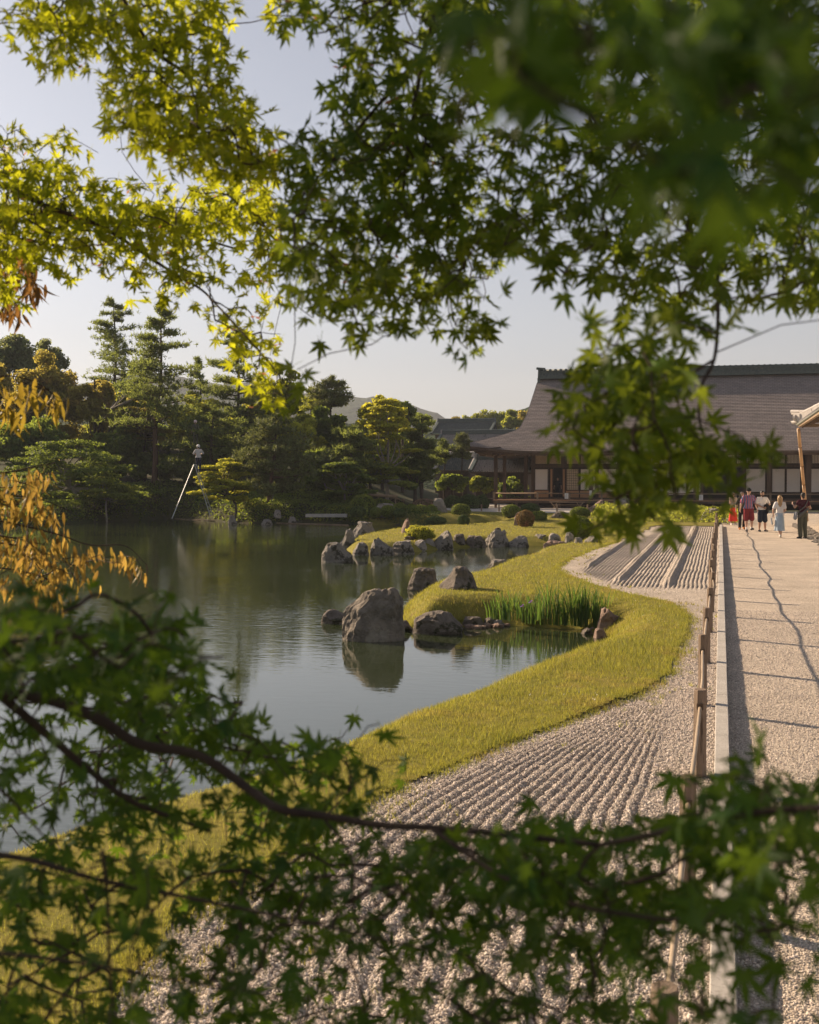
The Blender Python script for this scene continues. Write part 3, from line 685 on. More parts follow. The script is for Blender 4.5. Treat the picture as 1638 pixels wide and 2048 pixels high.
shrub(760, 998, 30, 14, m_shrub, 'broad green mound at the back of the bush group', d=76, n=4500, lump=.15)
shrub(823, 1021, 13, 11, m_shrub, 'green ball bush just left of the azalea mound front', d=71.5, n=2500)
shrub(842, 1031, 20, 11, m_shrub, 'low wide green bush in the front row by the water', d=70.5, n=3000)
shrub(863, 1021, 12, 10, m_shrub, 'small green ball bush touching the standing stone', d=72, n=2500)
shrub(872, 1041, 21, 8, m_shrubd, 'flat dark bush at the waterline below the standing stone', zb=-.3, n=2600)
shrub(848, 1002, 26, 15, m_azal, 'azalea mound flushed with pink flowers left of the standing stone', d=74, n=4500)
shrub(789, 981, 20, 12, m_azal, 'loose azalea with pale pink blossom in the shade behind', d=80, n=3000, lump=.5)
shrub(800, 1019, 16, 12, m_shrub, 'green ball bush right of the domed stone', d=72, n=2500)
shrub(752, 1037, 12, 9, m_shrub, 'small ball bush, left one on the waterline below the domed stone', d=69.5, n=2000)
shrub(776, 1034, 16, 11, m_shrub, 'small ball bush, second on the waterline below the domed stone', d=69.5, n=2400)
shrub(716, 1034, 16, 10, m_shrubd, 'dark ball bush at the right end of the slab bridge', d=69.5, n=2400)
shrub(800, 1040, 13, 8, m_shrubd, 'tiny dark bush at the waterline behind the pointed reddish rock', d=69, n=2000)
shrub(840, 1067, 27, 14, m_bright, 'loose yellow-green bush growing on the peninsula lawn', zb=-.15, n=5000, lump=.6, leaf=.03)
shrub(625, 1024, 12, 6, m_shrubd, 'low bush behind the left end of the slab bridge', d=76, n=1500, lump=.3)
shrub(655, 1022, 14, 7, m_shrubd, 'low bush behind the middle of the slab bridge', d=77, n=1500, lump=.3)
shrub(590, 1018, 14, 8, m_shrubd, 'low dark bush beside the pale slab of stone', d=78, n=1500, lump=.3)
shrub(500, 1025, 30, 13, m_mid, 'sprawling ground bush under the bright maple at the shore', d=74, n=3500, lump=.4)
shrub(1046, 990, 25, 9, m_mid, 'green bush glimpsed under the veranda corner roof', d=96, n=2500, lump=.4)

# low plants covering the far bank
def cover(n, p0, p1, d0, d1, hmax, leaf, mat, name, label, cond, sc=.5):
    d = rng.uniform(d0, d1, n); px = rng.uniform(p0, p1, n); a = (px - CX) / F; P = d[:, None] * (FWD[None, :2] + a[:, None] * RGT[None, :2])
    P = P[~inside(P, POND)]; P = P[cond(P)]; z = land_h(P); hh = (hmax * fbm(P, sc, 90)**1.5 * 1.6) * rng.random(len(P))**.6
    V, q = leaf_quads(np.concatenate([P, (z + hh)[:, None]], 1), nrm(rng.normal(size=(len(P), 3)) * .8 + [0, 0, .8]), leaf, .5)
    tag(obj_np(name, V, q, mat), label, 'plants', None, 'stuff')
cover(60000, -250, 735, 66, 84, .6, .09, m_dark, 'ground_cover', 'dark low plants covering the shady far bank under the trees', lambda P: np.ones(len(P), bool))
cover(12000, 500, 735, 66, 74, .35, .07, m_mid, 'shore_plants', 'green low plants along the far waterline by the slab bridge', lambda P: segdist(P, POND) < 2.2)
cover(9000, 690, 880, 66, 76, .16, .07, m_shrubd, 'mound_plants', 'low leafy plants between the clipped bushes on the far mound', lambda P: np.ones(len(P), bool), .8)
# planting bed in front of the hall
rt = empty('planting_bed', onz(1400, 1036), 'bed of leafy yellow-green plants beside the pale boulders', 'plants')
P = []
for i in range(9000):
    X = rng.uniform(-6.5, .9); Y = rng.uniform(61.5, 71); P.append((X, Y))
P = np.array(P); hgt = .25 + .75 * fbm(P, .6, 70); hgt = hgt * smooth(P[:, 1], 61, 63.5)
L3 = np.concatenate([P, (hgt * rng.uniform(.35, 1.05, len(P)))[:, None]], 1)
V, q = leaf_quads(L3, nrm(rng.normal(size=L3.shape) + [0, 0, .4]), .085, .35)
obj_np('leaves', V - np.array(rt.location), q, m_mid, rt)['kind'] = 'stuff'

# iris by the cove
m_iris = M('iris_leaf', (.04,.09,.02), (.075,.13,.026), 2, .5, 0, 10, .3, island=.3, trans=(.20,.33,.045), tf=.4, hue=.01)
m_ifl = M('iris_flower', (.22,.12,.42), rough=.6, trans=(.3,.15,.5), tf=.3)
spots = [(985, 1236, 14, .55), (1010, 1240, 16, .75), (1035, 1243, 16, .62), (1058, 1247, 18, .7), (1082, 1249, 14, .8), (1108, 1250, 20, 1.02), (1132, 1251, 18, .72),
         (1150, 1252, 20, .95), (1172, 1254, 22, .98), (1192, 1255, 20, .9), (1208, 1250, 18, .85), (1095, 1236, 14, .9), (1146, 1238, 14, 1.0), (1185, 1238, 16, .8), (1060, 1232, 12, .7), (1028, 1226, 12, .6)]
spots += [(998, 1238, 10, .6), (1023, 1242, 12, .7), (1047, 1245, 12, .66), (1120, 1250, 14, .9), (1161, 1253, 14, .95), (1200, 1254, 12, .85), (1075, 1240, 12, .75), (1165, 1237, 12, .95)]
names_i = ['leftmost short iris above the cove stones', 'second iris from the left end of the clump', 'low iris between the second and the flowering one', 'iris carrying the violet flower', 'thin iris right of the flowering one',
  'tall iris in the middle front of the clump', 'shorter iris just right of the tall middle one', 'tall iris left of the reddish corner stones, front row', 'densest iris near the right end', 'iris second from the right end',
  'rightmost iris against the red rock face', 'back row iris behind the thin one', 'tallest back row iris with upright blades', 'back row iris at the right', 'back row iris behind the flowering one', 'back row iris at the left', 'narrow iris between the first and second at the left end', 'iris just left of the low left one', 'iris squeezed in left of the flowering one', 'iris in the middle of the front row, right of the tall one', 'iris between the two tallest front clumps', 'last iris in the front row before the red rock', 'iris behind the violet flower', 'back row iris right of the tallest']
for (px, py, nb, hh), nm in zip(spots, names_i):
    hh *= .84; b = onz(px, py, WZ + .06 if py > 1242 else -.3); rt = empty('iris_plant', b, nm + ', long green blades', 'iris', 'iris plants growing along the cove')
    for k in range(nb + 6):
        a = rng.random() * 6.28; ln = hh * rng.uniform(.55, 1.05); ou = rng.uniform(.05, .34) * ln; r0 = rng.random() * .11
        b0 = np.array([math.cos(a) * r0, math.sin(a) * r0, 0]); dr = np.array([math.cos(a), math.sin(a), 0]); sd = nrm(np.cross(dr, [0, 0, 1.0]) + rng.normal(size=3) * .6)
        pts = [b0 + dr * ou * t**2 + np.array([0, 0, ln * (t - (.16 * t**3 if k % 4 == 0 else .03 * t**3))]) for t in (0, .3, .6, .85, 1)]
        wd = [.009, .0105, .009, .006, .0006]
        V = np.array([p_ + s_ * sd * w_ for p_, w_ in zip(pts, wd) for s_ in (-1, 0, 1)]); V[1::3] += dr * .003
        q = np.array([[i * 3 + j, i * 3 + j + 1, i * 3 + j + 4, i * 3 + j + 3] for i in range(4) for j in (0, 1)])
        obj_np('blade', V, q, m_iris, rt)
    if 'violet' in nm:
        fb = MB(); 
        for k in range(6):
            a = k * 1.047; d_ = np.array([math.cos(a), math.sin(a), .5 if k % 2 else -.35]) * .055; s_ = np.array([-math.sin(a), math.cos(a), 0]) * .024
            fb.add([(0, 0, 0), d_ * .6 + s_, d_, d_ * .6 - s_], np.array([[0, 1, 2, 3]]))
        q = fb.build('flower', m_ifl, rt); q.location = (-.12, -.08, .34)

# ------------------------------------------------------------------ trees
def trunk_part(mb_, name, mat, root): 
    return mb_.build(name, mat, root, True)
def tree(kind, cx, ytop, w_, yb, d, mat, label, seed=0, n=7000, ytrunk=None, bark=None, lean=0, leaf=.17, crown_b=None, group=None, name=None, tr=.16, clumps=26, zb=None, ztr=None):
    """cx centre, ytop crown top, w_ crown width, yb crown bottom, all as seen in the photograph at distance d"""
    rg = np.random.default_rng(abs(seed * 131 + int(cx))); s = F / d
    c0 = at(cx + lean, (ytrunk or yb), d); g = land_h(np.array([c0[:2]]))[0] if zb is None else zb
    root = empty(name or kind + '_tree', (c0[0], c0[1], g), label, 'tree', group)
    top = CAMH + (HZ - ytop) / s - g; bot = CAMH + (HZ - yb) / s - g; W = w_ / s
    top = max(top, 1.0); bot = max(.3, min(bot, top * .8)); dx = -lean / s
    bark = bark or m_bark; mb = MB(); side = RGT[:2]
    def c3_(x, y, z): return np.array([side[0] * x - side[1] * y, side[1] * x + side[0] * y, z])
    cr = top - bot
    W *= {'broadleaf': 1.12, 'maple': 1.0, 'pine': 1.3, 'cloud': 1.15}[kind]; n = int(n * 1.2); leaf = leaf * .92
    if kind == 'broadleaf':
        cs, rs = [], []
        for k in range(clumps):
            v = nrm(rg.normal(size=3)); v[2] = abs(v[2]) if rg.random() < .65 else v[2]
            r = rg.uniform(.45, .95); x, y, z = v * r
            x *= W / 2 * .82; y *= W / 2 * .6; z = bot + cr * (.40 + .50 * z)
            cs.append(c3_(dx + x, y, z)); rs.append(rg.uniform(.10, .2) * W * (1.1 - .3 * r))
        cs.append(c3_(dx, 0, bot + cr * .5)); rs.append(.26 * W)
        cs, rs = np.array(cs), np.array(rs)
        mb.tube(curve([(0, 0, -.3), c3_(dx * .3, 0, bot * .7 + .3), c3_(dx * .8, 0, bot + cr * .3), c3_(dx, 0, bot + cr * .75)], 6), np.linspace(tr, tr * .3, 19), 8)
        limbs(mb, c3_(dx * .7, 0, bot + cr * .12), cs[:14], tr * .45, rg)
        P, Nn = clump_cloud(cs, rs, n, .75, rg); V, q = leaf_quads(P, Nn, leaf, .6, rg)
    elif kind == 'maple':                   # flat tiers of leaves on wide boughs
        cs, rs = [], []; pts = []
        nt_ = max(4, int(cr / .75))
        for k in range(clumps):
            t = rg.random(); z = bot + cr * t; ext = W / 2 * math.sqrt(max(.05, 1 - (t * .95)**2)) ; r = rg.uniform(.35, .95) * ext; a = rg.random() * 6.28
            cs.append(c3_(dx + r * math.cos(a), r * math.sin(a) * .8, z - .12 * r)); rs.append(min(rg.uniform(.12, .22) * W, rg.uniform(.7, 1.15)))
        cs, rs = np.array(cs), np.array(rs)
        ztt = bot + cr * .55
        mb.tube(curve([(0, 0, -.3), c3_(dx * .2 + rg.normal() * .15, 0, bot * .6 + .2), c3_(dx * .8, 0, bot + cr * .2), c3_(dx, 0, ztt)], 6), np.linspace(tr, tr * .3, 19), 8)
        limbs(mb, c3_(dx * .6, 0, bot * .9 + cr * .1), cs[:16], tr * .5, rg, .35)
        P, Nn = clump_cloud(cs, rs, n, .17, rg, .5); Nn = nrm(Nn * .7 + np.array([0, 0, .9])); V, q = leaf_quads(P, Nn, leaf, .6, rg)
    else:                                   # pine: whorls of boughs with upright needle tufts
        px_ = lambda z: dx * np.clip(z / top, 0, 1)
        mb.tube([(0, 0, -.3)] + [c3_(px_(z) + .10 * math.sin(z * .9 + seed), 0, z) for z in np.linspace(.5, top * .97, 12)], np.linspace(tr, .03, 13), 8)
        P, B = [], []
        for k in range(clumps):
            t = (k + rg.random() * .8) / clumps; z = bot + cr * t * .97
            prof = {'pine': (1 - t)**.62 * .95 + .10, 'cloud': math.sqrt(max(0.02, 1 - (1.7 * t - .7)**2))}[kind]
            ext = W / 2 * prof * rg.uniform(.62, 1.05); a = rg.random() * 6.28
            tip = c3_(px_(z) + ext * math.cos(a), ext * math.sin(a), z + ext * (.16 if kind == 'pine' else .05) * rg.uniform(-.4, 1.3)); b0 = c3_(px_(z), 0, z - .1 * ext)
            mid = (tip + b0) / 2 + [0, 0, -.05 * ext]
            mb.tube(curve([b0, mid, tip], 3), np.linspace(.06 * (1.3 - t), .015, 7), 4, False)
            m_ = int(14 + 34 * prof); u = rg.uniform(.28, 1.0, m_)[:, None]; sp = ext * .34
            cc_ = b0 + (tip - b0) * u + np.clip(rg.normal(size=(m_, 3)), -1.5, 1.5) * np.array([sp, sp, .06 + .04 * ext]) * (.45 + .3 * u)
            P.append(cc_)
        P = np.concatenate(P); P = P[rg.permutation(len(P))]; nd = max(5, int(n / max(1, len(P))))
        m_ = len(P) * nd; c_ = np.repeat(P, nd, 0); d_ = nrm(rg.normal(size=(m_, 3)) * np.array([1, 1, .7]) + [0, 0, .75]); ln = (leaf * 1.7 * rg.uniform(.6, 1.25, m_))[:, None]
        c_ = c_ + rg.normal(size=c_.shape) * .06
        sd = nrm(np.cross(d_, rg.normal(size=(m_, 3)))) * (leaf * .23)
        V = np.stack([c_ - sd, c_ + sd, c_ + d_ * ln + sd * .1], 1).reshape(-1, 3); q = np.arange(3 * m_).reshape(-1, 3)
    trunk_part(mb, 'trunk', bark, root)
    o = obj_np('crown', V, q, mat, root); o['kind'] = 'stuff'
    return root

BK = 'trees on the wooded bank behind the pond'
# left wood, from the back to the front
tree('broadleaf', 20, 640, 130, 800, 108, m_bamb, 'grey-green feathery tree at the far left skyline', 1, 7000, group=BK, leaf=.16)
tree('broadleaf', 100, 668, 90, 780, 110, m_bamb, 'smaller feathery tree behind the orange topped one', 2, 4500, group=BK, leaf=.15)
tree('broadleaf', -20, 705, 150, 930, 96, m_orange, 'orange tinged tree cut by the left edge of the view', 3, 9000, group=BK)
tree('broadleaf', 95, 683, 160, 960, 92, m_orange, 'biggest orange topped broadleaf tree with a dark underside', 4, 17000, group=BK, clumps=60)
tree('broadleaf', 190, 698, 110, 960, 90, m_orange, 'rust tinged tree between the biggest orange one and the tall pines', 5, 9000, group=BK)
tree('pine', 232, 592, 128, 800, 98, m_pine, 'tallest pine on the skyline, the left one of two', 6, 11000, group=BK, leaf=.18, clumps=44, ytrunk=960, tr=.22)
tree('pine', 330, 608, 150, 850, 84, m_pine, 'tall pine with a leaning bare red trunk near the ladder', 7, 15000, ytrunk=1000, bark=m_barkr, lean=-24, leaf=.18, clumps=50, group=BK, tr=.24)
tree('pine', 476, 652, 140, 880, 88, m_pine, 'tall dark pine right of the leaning trunk pine', 8, 12000, group=BK, leaf=.18, clumps=42, ytrunk=980, tr=.2)
tree('pine', 400, 712, 80, 880, 97, m_pine, 'slim open pine showing sky, between the tall pines', 9, 4500, group=BK, leaf=.22, clumps=26, ytrunk=960)
tree('broadleaf', 275, 740, 110, 900, 92, m_mid, 'green tree filling the gap under the two skyline pines', 10, 7000, group=BK)
tree('maple', 290, 785, 120, 880, 86, m_orange, 'yellow orange maple tiers behind the leaning pine trunk', 11, 6000, group=BK, leaf=.12)
tree('broadleaf', 395, 775, 130, 930, 90, m_bright, 'yellow-green tree lit behind the gardener', 12, 9000, group=BK)
tree('broadleaf', 520, 755, 120, 930, 91, m_bright, 'yellow-green tree behind the tall dark pine', 13, 9000, group=BK)
tree('broadleaf', 560, 700, 110, 900, 97, m_mid, 'broad green tree on the skyline right of the dark pine', 14, 7000, group=BK)
tree('cloud', 425, 818, 150, 960, 82, m_pine, 'dark spreading pine just behind the gardener', 15, 10000, group=BK, leaf=.2, clumps=34, ytrunk=990)
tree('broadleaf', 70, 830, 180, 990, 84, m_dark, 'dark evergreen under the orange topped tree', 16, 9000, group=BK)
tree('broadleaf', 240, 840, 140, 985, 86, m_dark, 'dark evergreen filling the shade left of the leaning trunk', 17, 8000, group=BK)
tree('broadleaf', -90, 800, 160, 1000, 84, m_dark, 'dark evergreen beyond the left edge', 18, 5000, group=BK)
tree('maple', 130, 880, 330, 985, 76, m_dark, 'wide low maple with a pale forked trunk leaning over the water', 19, 15000, ytrunk=1021, bark=m_barkp, group=BK, leaf=.10, clumps=95, lean=26, tr=.17)
tree('maple', 215, 955, 150, 1000, 74, m_mid, 'low dark green maple bough over the shore at the left', 20, 5000, ytrunk=1015, group=BK, leaf=.11, bark=m_barkp, tr=.07)
tree('broadleaf', 380, 900, 130, 1010, 84, m_dark, 'dark shrub like tree in the shade behind the ladder', 21, 7000, group=BK)
tree('maple', 448, 905, 130, 998, 73, m_bright, 'bright low maple right of the ladder, hanging over the shore', 22, 8000, ytrunk=1018, group=BK, leaf=.11, clumps=30, lean=18, tr=.1)
tree('cloud', 552, 828, 140, 985, 74, m_pinel, 'pale green pine with a slanting trunk at the shore', 23, 15000, ytrunk=1015, bark=m_barkr, lean=-12, group=BK, leaf=.18, clumps=44, tr=.15)
tree('broadleaf', 590, 815, 120, 950, 84, m_bright, 'yellow-green tree behind the pale slanting pine', 24, 8000, group=BK)
tree('cloud', 664, 755, 72, 815, 88, m_pinel, 'flat topped pine standing above the others', 25, 5000, group=BK, leaf=.2, clumps=18, ytrunk=960, tr=.15)
tree('pine', 625, 775, 90, 900, 90, m_mid, 'green conifer left of the flat topped pine', 26, 6500, group=BK, leaf=.2, clumps=26)
tree('broadleaf', 655, 800, 120, 960, 86, m_dark, 'dark tree mass under the flat topped pine', 27, 9000, group=BK)
tree('broadleaf', 765, 778, 105, 900, 92, m_bright, 'sunlit yellow-green tree with a rounded top', 28, 10000, group=BK, clumps=30)
tree('maple', 775, 800, 130, 950, 82, m_bright, 'tiered yellow-green maple in front of the rounded sunlit tree', 29, 10000, group=BK, leaf=.12, clumps=34, ytrunk=985, bark=m_barkp, tr=.12)
tree('broadleaf', 805, 788, 60, 860, 100, m_dark, 'small dark top behind the rounded sunlit tree', 30, 3500, group=BK)
tree('cloud', 700, 850, 120, 975, 80, m_pine, 'dark pine in the middle of the wooded bank', 31, 9000, group=BK, leaf=.2, clumps=30, ytrunk=995)
tree('maple', 690, 925, 130, 990, 76, m_dark, 'low dark maple behind the slab bridge', 32, 7000, group=BK, leaf=.12, ytrunk=1012, bark=m_barkp, tr=.08)
tree('maple', 770, 925, 120, 965, 80, m_mid, 'low shaded maple behind the clipped bushes', 33, 6000, group=BK, leaf=.12, bark=m_barkp, ytrunk=985, tr=.08)
tree('cloud', 843, 828, 66, 960, 84, m_pine, 'dark pine left of the tiled roofs', 34, 8500, group=BK, leaf=.19, clumps=32, ytrunk=990, tr=.13)
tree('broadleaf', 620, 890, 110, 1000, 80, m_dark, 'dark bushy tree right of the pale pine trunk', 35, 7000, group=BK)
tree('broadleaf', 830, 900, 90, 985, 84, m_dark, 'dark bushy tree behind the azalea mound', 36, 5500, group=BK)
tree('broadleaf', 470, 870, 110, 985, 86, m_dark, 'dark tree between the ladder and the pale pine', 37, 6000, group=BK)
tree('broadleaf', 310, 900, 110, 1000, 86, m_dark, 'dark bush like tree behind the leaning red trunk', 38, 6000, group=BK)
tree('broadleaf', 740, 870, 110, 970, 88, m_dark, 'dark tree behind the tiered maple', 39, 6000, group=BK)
GD = 'garden trees in front of the tiled roofs'
tree('cloud', 926, 866, 34, 916, 93, m_pinel, 'little golden green pine in front of the middle tiled roof', 40, 3500, group=GD, leaf=.16, clumps=18, ytrunk=960, tr=.08)
tree('cloud', 890, 880, 46, 925, 94, m_pine, 'dark small pine left of the golden green one', 41, 3500, group=GD, leaf=.16, clumps=18, ytrunk=960, tr=.08)
tree('broadleaf', 905, 945, 70, 985, 92, m_dark, 'dark garden tree under the low tiled roof, left one', 42, 3500, group=GD, leaf=.13)
tree('broadleaf', 965, 948, 60, 985, 91, m_mid, 'leafy green garden tree beside the veranda corner', 43, 4000, group=GD, leaf=.13)
tree('broadleaf', 1020, 955, 70, 995, 97, m_dark, 'dark garden tree seen between the veranda posts', 44, 3500, group=GD, leaf=.13)
tree('broadleaf', 844, 824, 40, 850, 130, m_dark, 'dark round topped tree before the hazy hill', 45, 2500, group=GD, leaf=.2)
# distant sunlit wood behind the tiled roofs
for i, (cx, yt, ww, mt, lb) in enumerate([(905, 828, 50, m_orange, 'leftmost tree of the sunlit wood behind the roofs'), (945, 818, 56, m_mid, 'second tree of the sunlit wood, green'), (985, 806, 66, m_mid, 'broad tree of the sunlit wood above the dark tiled roof end'),
    (1022, 812, 50, m_mid, 'tree of the sunlit wood left of the hall roof'), (1050, 800, 60, m_orange, 'highest tree of the sunlit wood, touching the hall roof'), (965, 822, 60, m_bright, 'yellow lit tree of the sunlit wood')]):
    tree('broadleaf', cx, yt, ww, 880, 175 + 8 * (i % 3), mt, lb, 60 + i, 5000, group='trees of the sunlit wood behind the roofs', leaf=.18, zb=0.0, ytrunk=900)
for i, cx in enumerate(range(-60, 860, 92)):
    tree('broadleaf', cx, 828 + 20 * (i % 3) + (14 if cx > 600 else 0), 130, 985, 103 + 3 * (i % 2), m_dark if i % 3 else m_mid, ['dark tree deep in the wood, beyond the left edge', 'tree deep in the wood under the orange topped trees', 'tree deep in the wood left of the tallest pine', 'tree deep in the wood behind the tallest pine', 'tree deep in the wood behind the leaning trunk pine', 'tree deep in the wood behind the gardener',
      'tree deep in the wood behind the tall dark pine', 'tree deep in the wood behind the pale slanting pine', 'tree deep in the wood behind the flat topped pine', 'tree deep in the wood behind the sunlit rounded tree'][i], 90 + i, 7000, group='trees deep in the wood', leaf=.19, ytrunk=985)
# dead pale branches and support poles
mb = MB()
for (a, b, d_) in [((712, 945), (727, 988), 80), ((640, 935), (655, 985), 79), ((548, 985), (540, 1012), 76)]:
    pa, pb = at(*a, d_), at(*b, d_); pa2 = pa
    o = MB().tube([pa, pb], .035, 6).build('support_pole', m_barkp)
    tag(o, {712: 'pale prop pole leaning under the tiered maple', 640: 'pale prop pole left of the slab bridge trees', 548: 'short prop pole by the pale pine trunk'}[a[0]], 'pole')
rt = empty('dead_branch', at(225, 815, 85), 'bare pale branches sticking out of the dark trees', 'branch')
mb = MB(); rg2 = np.random.default_rng(5); b0 = np.array(at(222, 818, 85))
for k in range(9):
    tip = np.array(at(rg2.uniform(230, 290), rg2.uniform(765, 800), 85 + rg2.normal())); mb.tube(curve([b0, (b0 + tip) / 2 + rg2.normal(size=3) * .15, tip], 4), np.linspace(.06, .012, 9), 5, False)
mb.build('twigs', m_barkp, rt, loc=None).data.transform(Matrix.Translation(-rt.location))

# ------------------------------------------------------------------ hills
def hill(name, prof, d, mat, depth, seed, amp):
    xs = np.linspace(prof[0][0], prof[-1][0], 260); ys = np.interp(xs, *zip(*prof)); V = []
    base = np.array([at(x, HZ, d) for x in xs]); hz = CAMH + (HZ - ys) * d / F + amp * (fbm(np.stack([xs * .12, xs * 0], -1), 1, seed, 4) - .5)
    rows = 26; grid = []
    for r in range(rows):
        t = r / (rows - 1); k = d + (t - .5) * depth; q = np.array([at(x, HZ, k) for x in xs]); prf = np.cos((t - .5) * math.pi)**.8
        n_ = fbm(q[:, :2], 14 / d, seed + 3, 4); q[:, 2] = -2.2 + (hz + 2.2) * prf * (.94 + .12 * n_); grid.append(q)
    o = obj_np(name, np.concatenate(grid), quads(rows, len(xs)), mat, None, True); o['kind'] = 'structure'; return o
m_hill = M('hill_wood', (.03,.055,.03), (.065,.09,.04), .03, .95, 1.0, .10, .05, bdist=9, c3=(.02,.035,.02), c3s=.05, c3t=.52)
hill('hill', [(-1500, 800), (-400, 790), (0, 790), (230, 765), (290, 748), (400, 765), (540, 778), (600, 786), (650, 795), (720, 797), (800, 806), (850, 822), (892, 838), (950, 858), (1300, 880), (2600, 890)], 1300, m_hill, 700, 3, 8)
hill('near_hill', [(-1500, 800), (0, 800), (500, 830), (860, 862), (905, 845), (960, 832), (1010, 824), (1060, 815), (1200, 800), (1500, 790), (2600, 800)], 260, m_hill, 120, 8, 1.5)

# haze: one closed box of air round the garden and the hills
hb = MB().box((0, 600, 74), (3600, 2600, 156)).build('haze', None)
hb.data.materials.clear(); hm = bpy.data.materials.new('haze'); hm.use_nodes = True; hm.node_tree.nodes.clear()
pv = hm.node_tree.nodes.new('ShaderNodeVolumePrincipled'); oo = hm.node_tree.nodes.new('ShaderNodeOutputMaterial')
pv.inputs['Density'].default_value = .00028; pv.inputs['Color'].default_value = (.80, .84, .95, 1)
hm.node_tree.links.new(pv.outputs[0], oo.inputs['Volume']); hb.data.materials.append(hm); hb['kind'] = 'stuff'
# ------------------------------------------------------------------ the hall
m_wood = M('dark_timber', (.07,.045,.03), (.115,.075,.05), 6, .75, .3, 40, .3, stretch=(1, 1, .15))
m_woodw = M('worn_timber', (.20,.145,.095), (.29,.21,.14), 5, .8, .4, 40, .2, stretch=(.3, 1, 1), c3=(.12,.085,.055), c3s=6)
m_floorw = M('veranda_boards', (.34,.18,.09), (.42,.24,.13), 4, .5, .2, 30, .4, stretch=(.2, 2, 1))
m_plaster = M('white_panel', (.80,.72,.64), (.85,.78,.70), 1.2, .85, .1, 20, .2)
m_paper = M('shoji_paper', (.66,.50,.33), (.70,.55,.37), 2, .8, 0, 10, .2)
m_ftile = M('ridge_tile', (.055,.075,.07), (.09,.115,.105), 5, .55, .3, 30, .4, c3=(.16,.17,.15), c3s=6, c3t=.62)
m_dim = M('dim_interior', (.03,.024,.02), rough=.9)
m_sign = M('notice_paper', (.72,.70,.66), rough=.7)
m_ink = M('notice_ink', (.12,.12,.13), rough=.8)
def shingle_mat():
    m = bpy.data.materials.new('bark_shingles'); m.use_nodes = True; t = m.node_tree; N = t.nodes; L = t.links; p = N['Principled BSDF']
    tc = N.new('ShaderNodeTexCoord'); mp = N.new('ShaderNodeMapping'); mp.inputs['Rotation'].default_value = (R(90), 0, 0); L.new(tc.outputs['Object'], mp.inputs[0])
    b = N.new('ShaderNodeTexBrick'); b.inputs['Scale'].default_value = 1; b.inputs['Brick Width'].default_value = .34; b.inputs['Row Height'].default_value = .125
    b.inputs['Mortar Size'].default_value = .016; b.inputs['Mortar Smooth'].default_value = .5; b.inputs['Color1'].default_value = (.215,.188,.178,1); b.inputs['Color2'].default_value = (.27,.232,.218,1); b.inputs['Mortar'].default_value = (.13,.105,.096,1)
    L.new(mp.outputs[0], b.inputs['Vector'])
    n = N.new('ShaderNodeTexNoise'); n.inputs['Scale'].default_value = .7; n.inputs['Detail'].default_value = 6; L.new(tc.outputs['Object'], n.inputs['Vector'])
    mr = N.new('ShaderNodeMapRange'); mr.inputs[1].default_value = .3; mr.inputs[2].default_value = .7; mr.inputs[3].default_value = .88; mr.inputs[4].default_value = 1.07; L.new(n.outputs[0], mr.inputs[0])
    h = N.new('ShaderNodeHueSaturation'); L.new(b.outputs[0], h.inputs['Color']); L.new(mr.outputs[0], h.inputs['Value']); L.new(h.outputs[0], p.inputs['Base Color'])
    p.inputs['Roughness'].default_value = .7; p.inputs['Specular IOR Level'].default_value = .35
    return m
m_shing = shingle_mat()
YP, YW, YR = 86.8, 89.2, 95.4               # veranda posts, wall, ridge
FZ = .62                                    # veranda floor
XR = 16.0                                   # the hall runs on to the right of the view
hall = empty('temple_hall', (-16, YP, 0), 'long wooden temple hall with a sweeping dark shingle roof and white panels', 'building')
HO = np.array([-16, YP, 0.0])
def part(mb, name, mat, smooth_=False, parent=hall, off=HO):
    mb.v = [v - off for v in mb.v]; return mb.build(name, mat, parent, smooth_)
def wx(px, Y, py=950): return float(ony(px, py, Y)[0])
def wz(py, Y, px=1100): return float(ony(px, py, Y)[2])
# roof: stepped courses following the concave sweep
nrow = 56
sil = np.array([(1078, 757), (1073.7, 764), (1061, 804), (1052, 831), (1040, 856), (1031, 863), (1006.5, 872.5), (967, 885), (940, 892.5)], float)
ts = np.linspace(0, 1, nrow + 1)
RY = YR - (YR - 84.9) * ts; ez = wz(902.5, 84.9, 1200); rz_ = wz(758, YR, 1100)
RZ = ez + (rz_ - ez) * (1 - ts)**1.22
def silx(Y, z):
    # where the silhouette stands at this height
    py = HZ - (z - CAMH) * F / (Y / 1.0 * .99); return float(ony(np.interp(py, sil[:, 1], sil[:, 0]), py, Y)[0])
XL = np.array([silx(y, z) for y, z in zip(RY, RZ)])
ns = 70; V, Qr = [], []
def roofrow(x0, x1, y, z, lift):
    u = np.linspace(0, 1, ns); u = u**1.5; x = x0 + (x1 - x0) * u
    up = lift * .42 * np.exp(-((x - x0) / 2.6)**1.3)
    return np.stack([x, np.full(ns, y), z + up], 1)
for i in range(nrow + 1):
    lift = ts[i]**3
    V.append(roofrow(XL[i], XR, RY[i], RZ[i] + (.035 if i < nrow else 0), lift)); V.append(roofrow(XL[i], XR, RY[i] - .002, RZ[i], lift))
V = np.concatenate(V); nq = quads(2 * (nrow + 1), ns)
o = part(MB().add(V, nq[:, ::-1]), 'roof', m_shing)
# side and back slope
V = []; 
for i in range(nrow + 1):
    l = ts[i]**3 * .42; V += [(XL[i], RY[i], RZ[i] + .03 + l), (XL[i] - .02, YR, RZ[i] + .03), (XL[i], 2 * YR - RY[i], RZ[i] + .03 + l)]
part(MB().add(V, quads(nrow + 1, 3)), 'side_roof', m_shing)
V = np.array([(x, 2 * YR - y, z) for x0, y, z in zip(XL, RY, RZ) for x in (x0, XR)]); part(MB().add(V, quads(nrow + 1, 2)), 'back_roof', m_shing)
